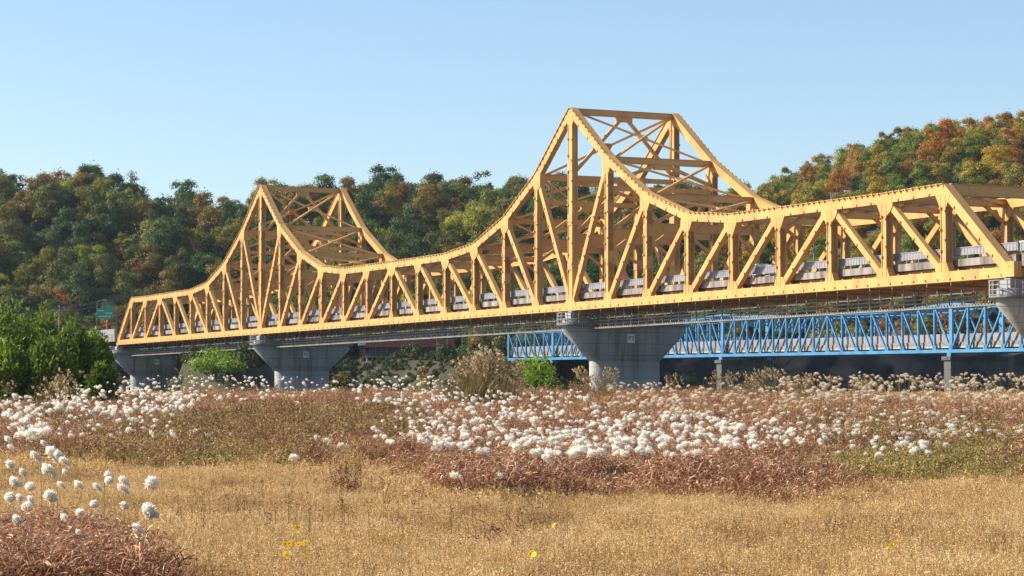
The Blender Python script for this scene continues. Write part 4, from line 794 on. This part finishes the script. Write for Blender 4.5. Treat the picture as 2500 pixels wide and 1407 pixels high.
plumes(130, 1080, 1500, 945, 1015, 1.7, .7, 'white silver grass plumes in front of the lime green bush', 0, 'ell')
plumes(45, 130, 430, 1000, 1060, 1.5, .7, 'white silver grass plumes at the left edge of the meadow')
plumes(50, 0, 100, 1000, 1060, 1.6, .9, 'white silver grass plumes at the left edge of the meadow')
for u, v in ((768, 1062), (786, 1066), (818, 1078), (708, 1108), (500, 1055), (468, 1050), (720, 980), (330, 903), (88, 903), (1205, 1150), (1090, 1148)):
    PL.append((*at(u, v, 1.2), 1.2, .8, 'lone white silver grass plumes standing out of the tan meadow', 0))
plumes(400, 1900, 2520, 905, 972, 2.1, .95, 'cream silver grass plumes in the belt along the right', 1)
plumes(170, 1600, 1960, 935, 1010, 1.7, .85, 'cream silver grass plumes below pier P3', 1)
plumes(90, 1480, 1660, 930, 985, 1.7, .9, 'cream silver grass plumes below pier P3', 1)
plumes(190, 1960, 2520, 965, 1060, 1.4, .8, 'cream silver grass plumes in the red grass at the right', 1)
PL = [p for p in PL if abs(p[0] / p[1]) < .225]
PL.sort(key=lambda p: -p[3] / p[1])
for x, y, h, s, g, cr in PL[:300]:
    rz = R.normal(0, .55); o = obj('silver_grass', STEM[R.integers(4)], None, (x, y, gz(x, y)), 'one of the ' + g, 'silver grass', g); o.rotation_euler = (R.normal(0, .05), R.normal(.03, .05), rz)
    hh = max(.3, h - .16 * s); o.scale = (1, 1, hh)
    pk = PLN if g == G1 else (PLC if cr else PLW); c = obj('plume', pk[R.integers(len(pk))], o, (0, 0, .98)); c.scale = (s, s, s / hh) if g == G1 else (s * 1.12, s, .74 * s / hh)
pr = PL[300:]; pos = [(x, y, gz(x, y) + h - .16 * s) for x, y, h, s, g, cr in pr]; n = len(pr)
scatter('silver_grass_plumes', PLW + PLC, pos, R.normal(0, .6, n), [(p[3] * 1.12, p[3], p[3] * .74) for p in pr], [R.integers(0, 5) if p[5] == 0 else 5 + R.integers(0, 3) for p in pr], R.normal(0, .2, (n, 2)), 'mass of smaller white and cream silver grass plumes further back in the meadow', 'silver grass')
sp = pts3([(p[0], p[1]) for p in pr]); scatter('silver_grass_stems', STEM, sp, R.uniform(0, 6.28, n), np.column_stack([np.ones(n), np.ones(n), [p[2] - .1 for p in pr]]), None, R.normal(0, .04, (n, 2)), 'thin stems carrying the smaller silver grass plumes in the meadow', 'silver grass')
# single plants
def plant(nm, me_, u, v, h, s, label, cat): x, y = at(u, v, h); o = obj(nm, me_, None, (x, y, gz(x, y)), label, cat); o.scale = s; return o
plant('red_shrub', gmesh('red_shrub', 'red', blades(260, .42, .5, 1.4, .010, .2, .1, 3, (.05, .6), 9, .045)), 843, 1128, 1.3, (1, 1, 1), 'reddish feathery weed standing alone in the tan grass left of centre', 'weed')
plant('rusty_tuft', gmesh('rusty_tuft', 'red', blades(70, .35, .4, .95, .018, .25, .9, 5, (0, .8), 0, 0, .3, .5), curls(230, .55, .3, .95, .15, .02, (.1, 1))), 1195, 1278, .98, (1.15, 1.15, 1.2), 'rusty drooping grass tuft at bottom centre of the meadow', 'grass')
for i in range(70):
    u = R.uniform(380, 1400); v = R.uniform(1110, 1260); plant('dry_stalk', gmesh('dry_stalk', 'weed', blades(4, .30, .75, 1.2, .020, .14, .1, 4, (.05, .45), 7, .05)), u, v, 1.0, (1, 1, 1), 'thin dark dry stalk rising from the tan grass left of centre', 'dry stalk')['group'] = 'dry stalks in the tan grass'
fm = MB()
for i, (u, v) in enumerate(((724, 1285), (715, 1299), (701, 1325), (715, 1324), (727, 1327), (748, 1323), (701, 1351), (712, 1350), (750, 1350), (1295, 1348), (1305, 1352), (1351, 1280), (2175, 1328))):
    x, y = at(u, v, .80); lb = 'yellow flower in the small cluster at lower left of the tan grass' if i < 9 else ('yellow flower beside the rusty tuft at bottom centre' if i < 11 else ('single yellow flower above the rusty tuft' if i == 11 else 'single yellow flower alone at the right of the tan grass'))
    r_ = empty('yellow_flower', (x, y, gz(x, y)), (0, 0, R.uniform(0, 6)), label=lb, cat='flower', group='yellow flowers in the meadow' if i not in (11, 12) else None)
    V, q = blades(1, 0, .80, .80, .010, .05, .03, 3, (.2, .5)); obj('stem', quads('stem', V, q, 'stem'), r_); tip = V[-1][2:].mean(0)
    fq = []; tl = Vector((R.normal(0, .3), -.8, .6)).normalized(); a_ = tl.orthogonal().normalized(); b_ = tl.cross(a_)
    for k in range(8):
        d = a_ * math.cos(k * .785) + b_ * math.sin(k * .785); e = a_ * -math.sin(k * .785) + b_ * math.cos(k * .785); c = Vector(tip); fq.append([c + d * .006, c + d * .042 + e * .022, c + d * .072 + tl * -.006, c + d * .042 - e * .022])
    obj('petals', quads('petals', np.array([[list(v_) for v_ in f_] for f_ in fq]), R.uniform(0, 1, 8), 'petal'), r_)
    mb = MB(); mb.tube([Vector(tip) - tl * .004, Vector(tip) + tl * .010], [.018, .009], 7); mb.obj('flower_centre', 'rust', r_)

# ------------------------------------------------------------------ the air
hm = bpy.data.materials.new('haze'); hm.use_nodes = True; hn = hm.node_tree; hn.nodes.remove(hn.nodes['Principled BSDF'])
pv = hn.nodes.new('ShaderNodeVolumePrincipled'); pv.inputs['Color'].default_value = (0.70, 0.84, 1.0, 1); pv.inputs['Density'].default_value = 0.00005; pv.inputs['Anisotropy'].default_value = 0.2
hn.links.new(pv.outputs[0], hn.nodes['Material Output'].inputs['Volume']); M['haze'] = hm
hb = MB(); hb.box((-1450, -350, -5), (1450, 1550, 150)); hz = hb.obj('haze', 'haze', kind='stuff')
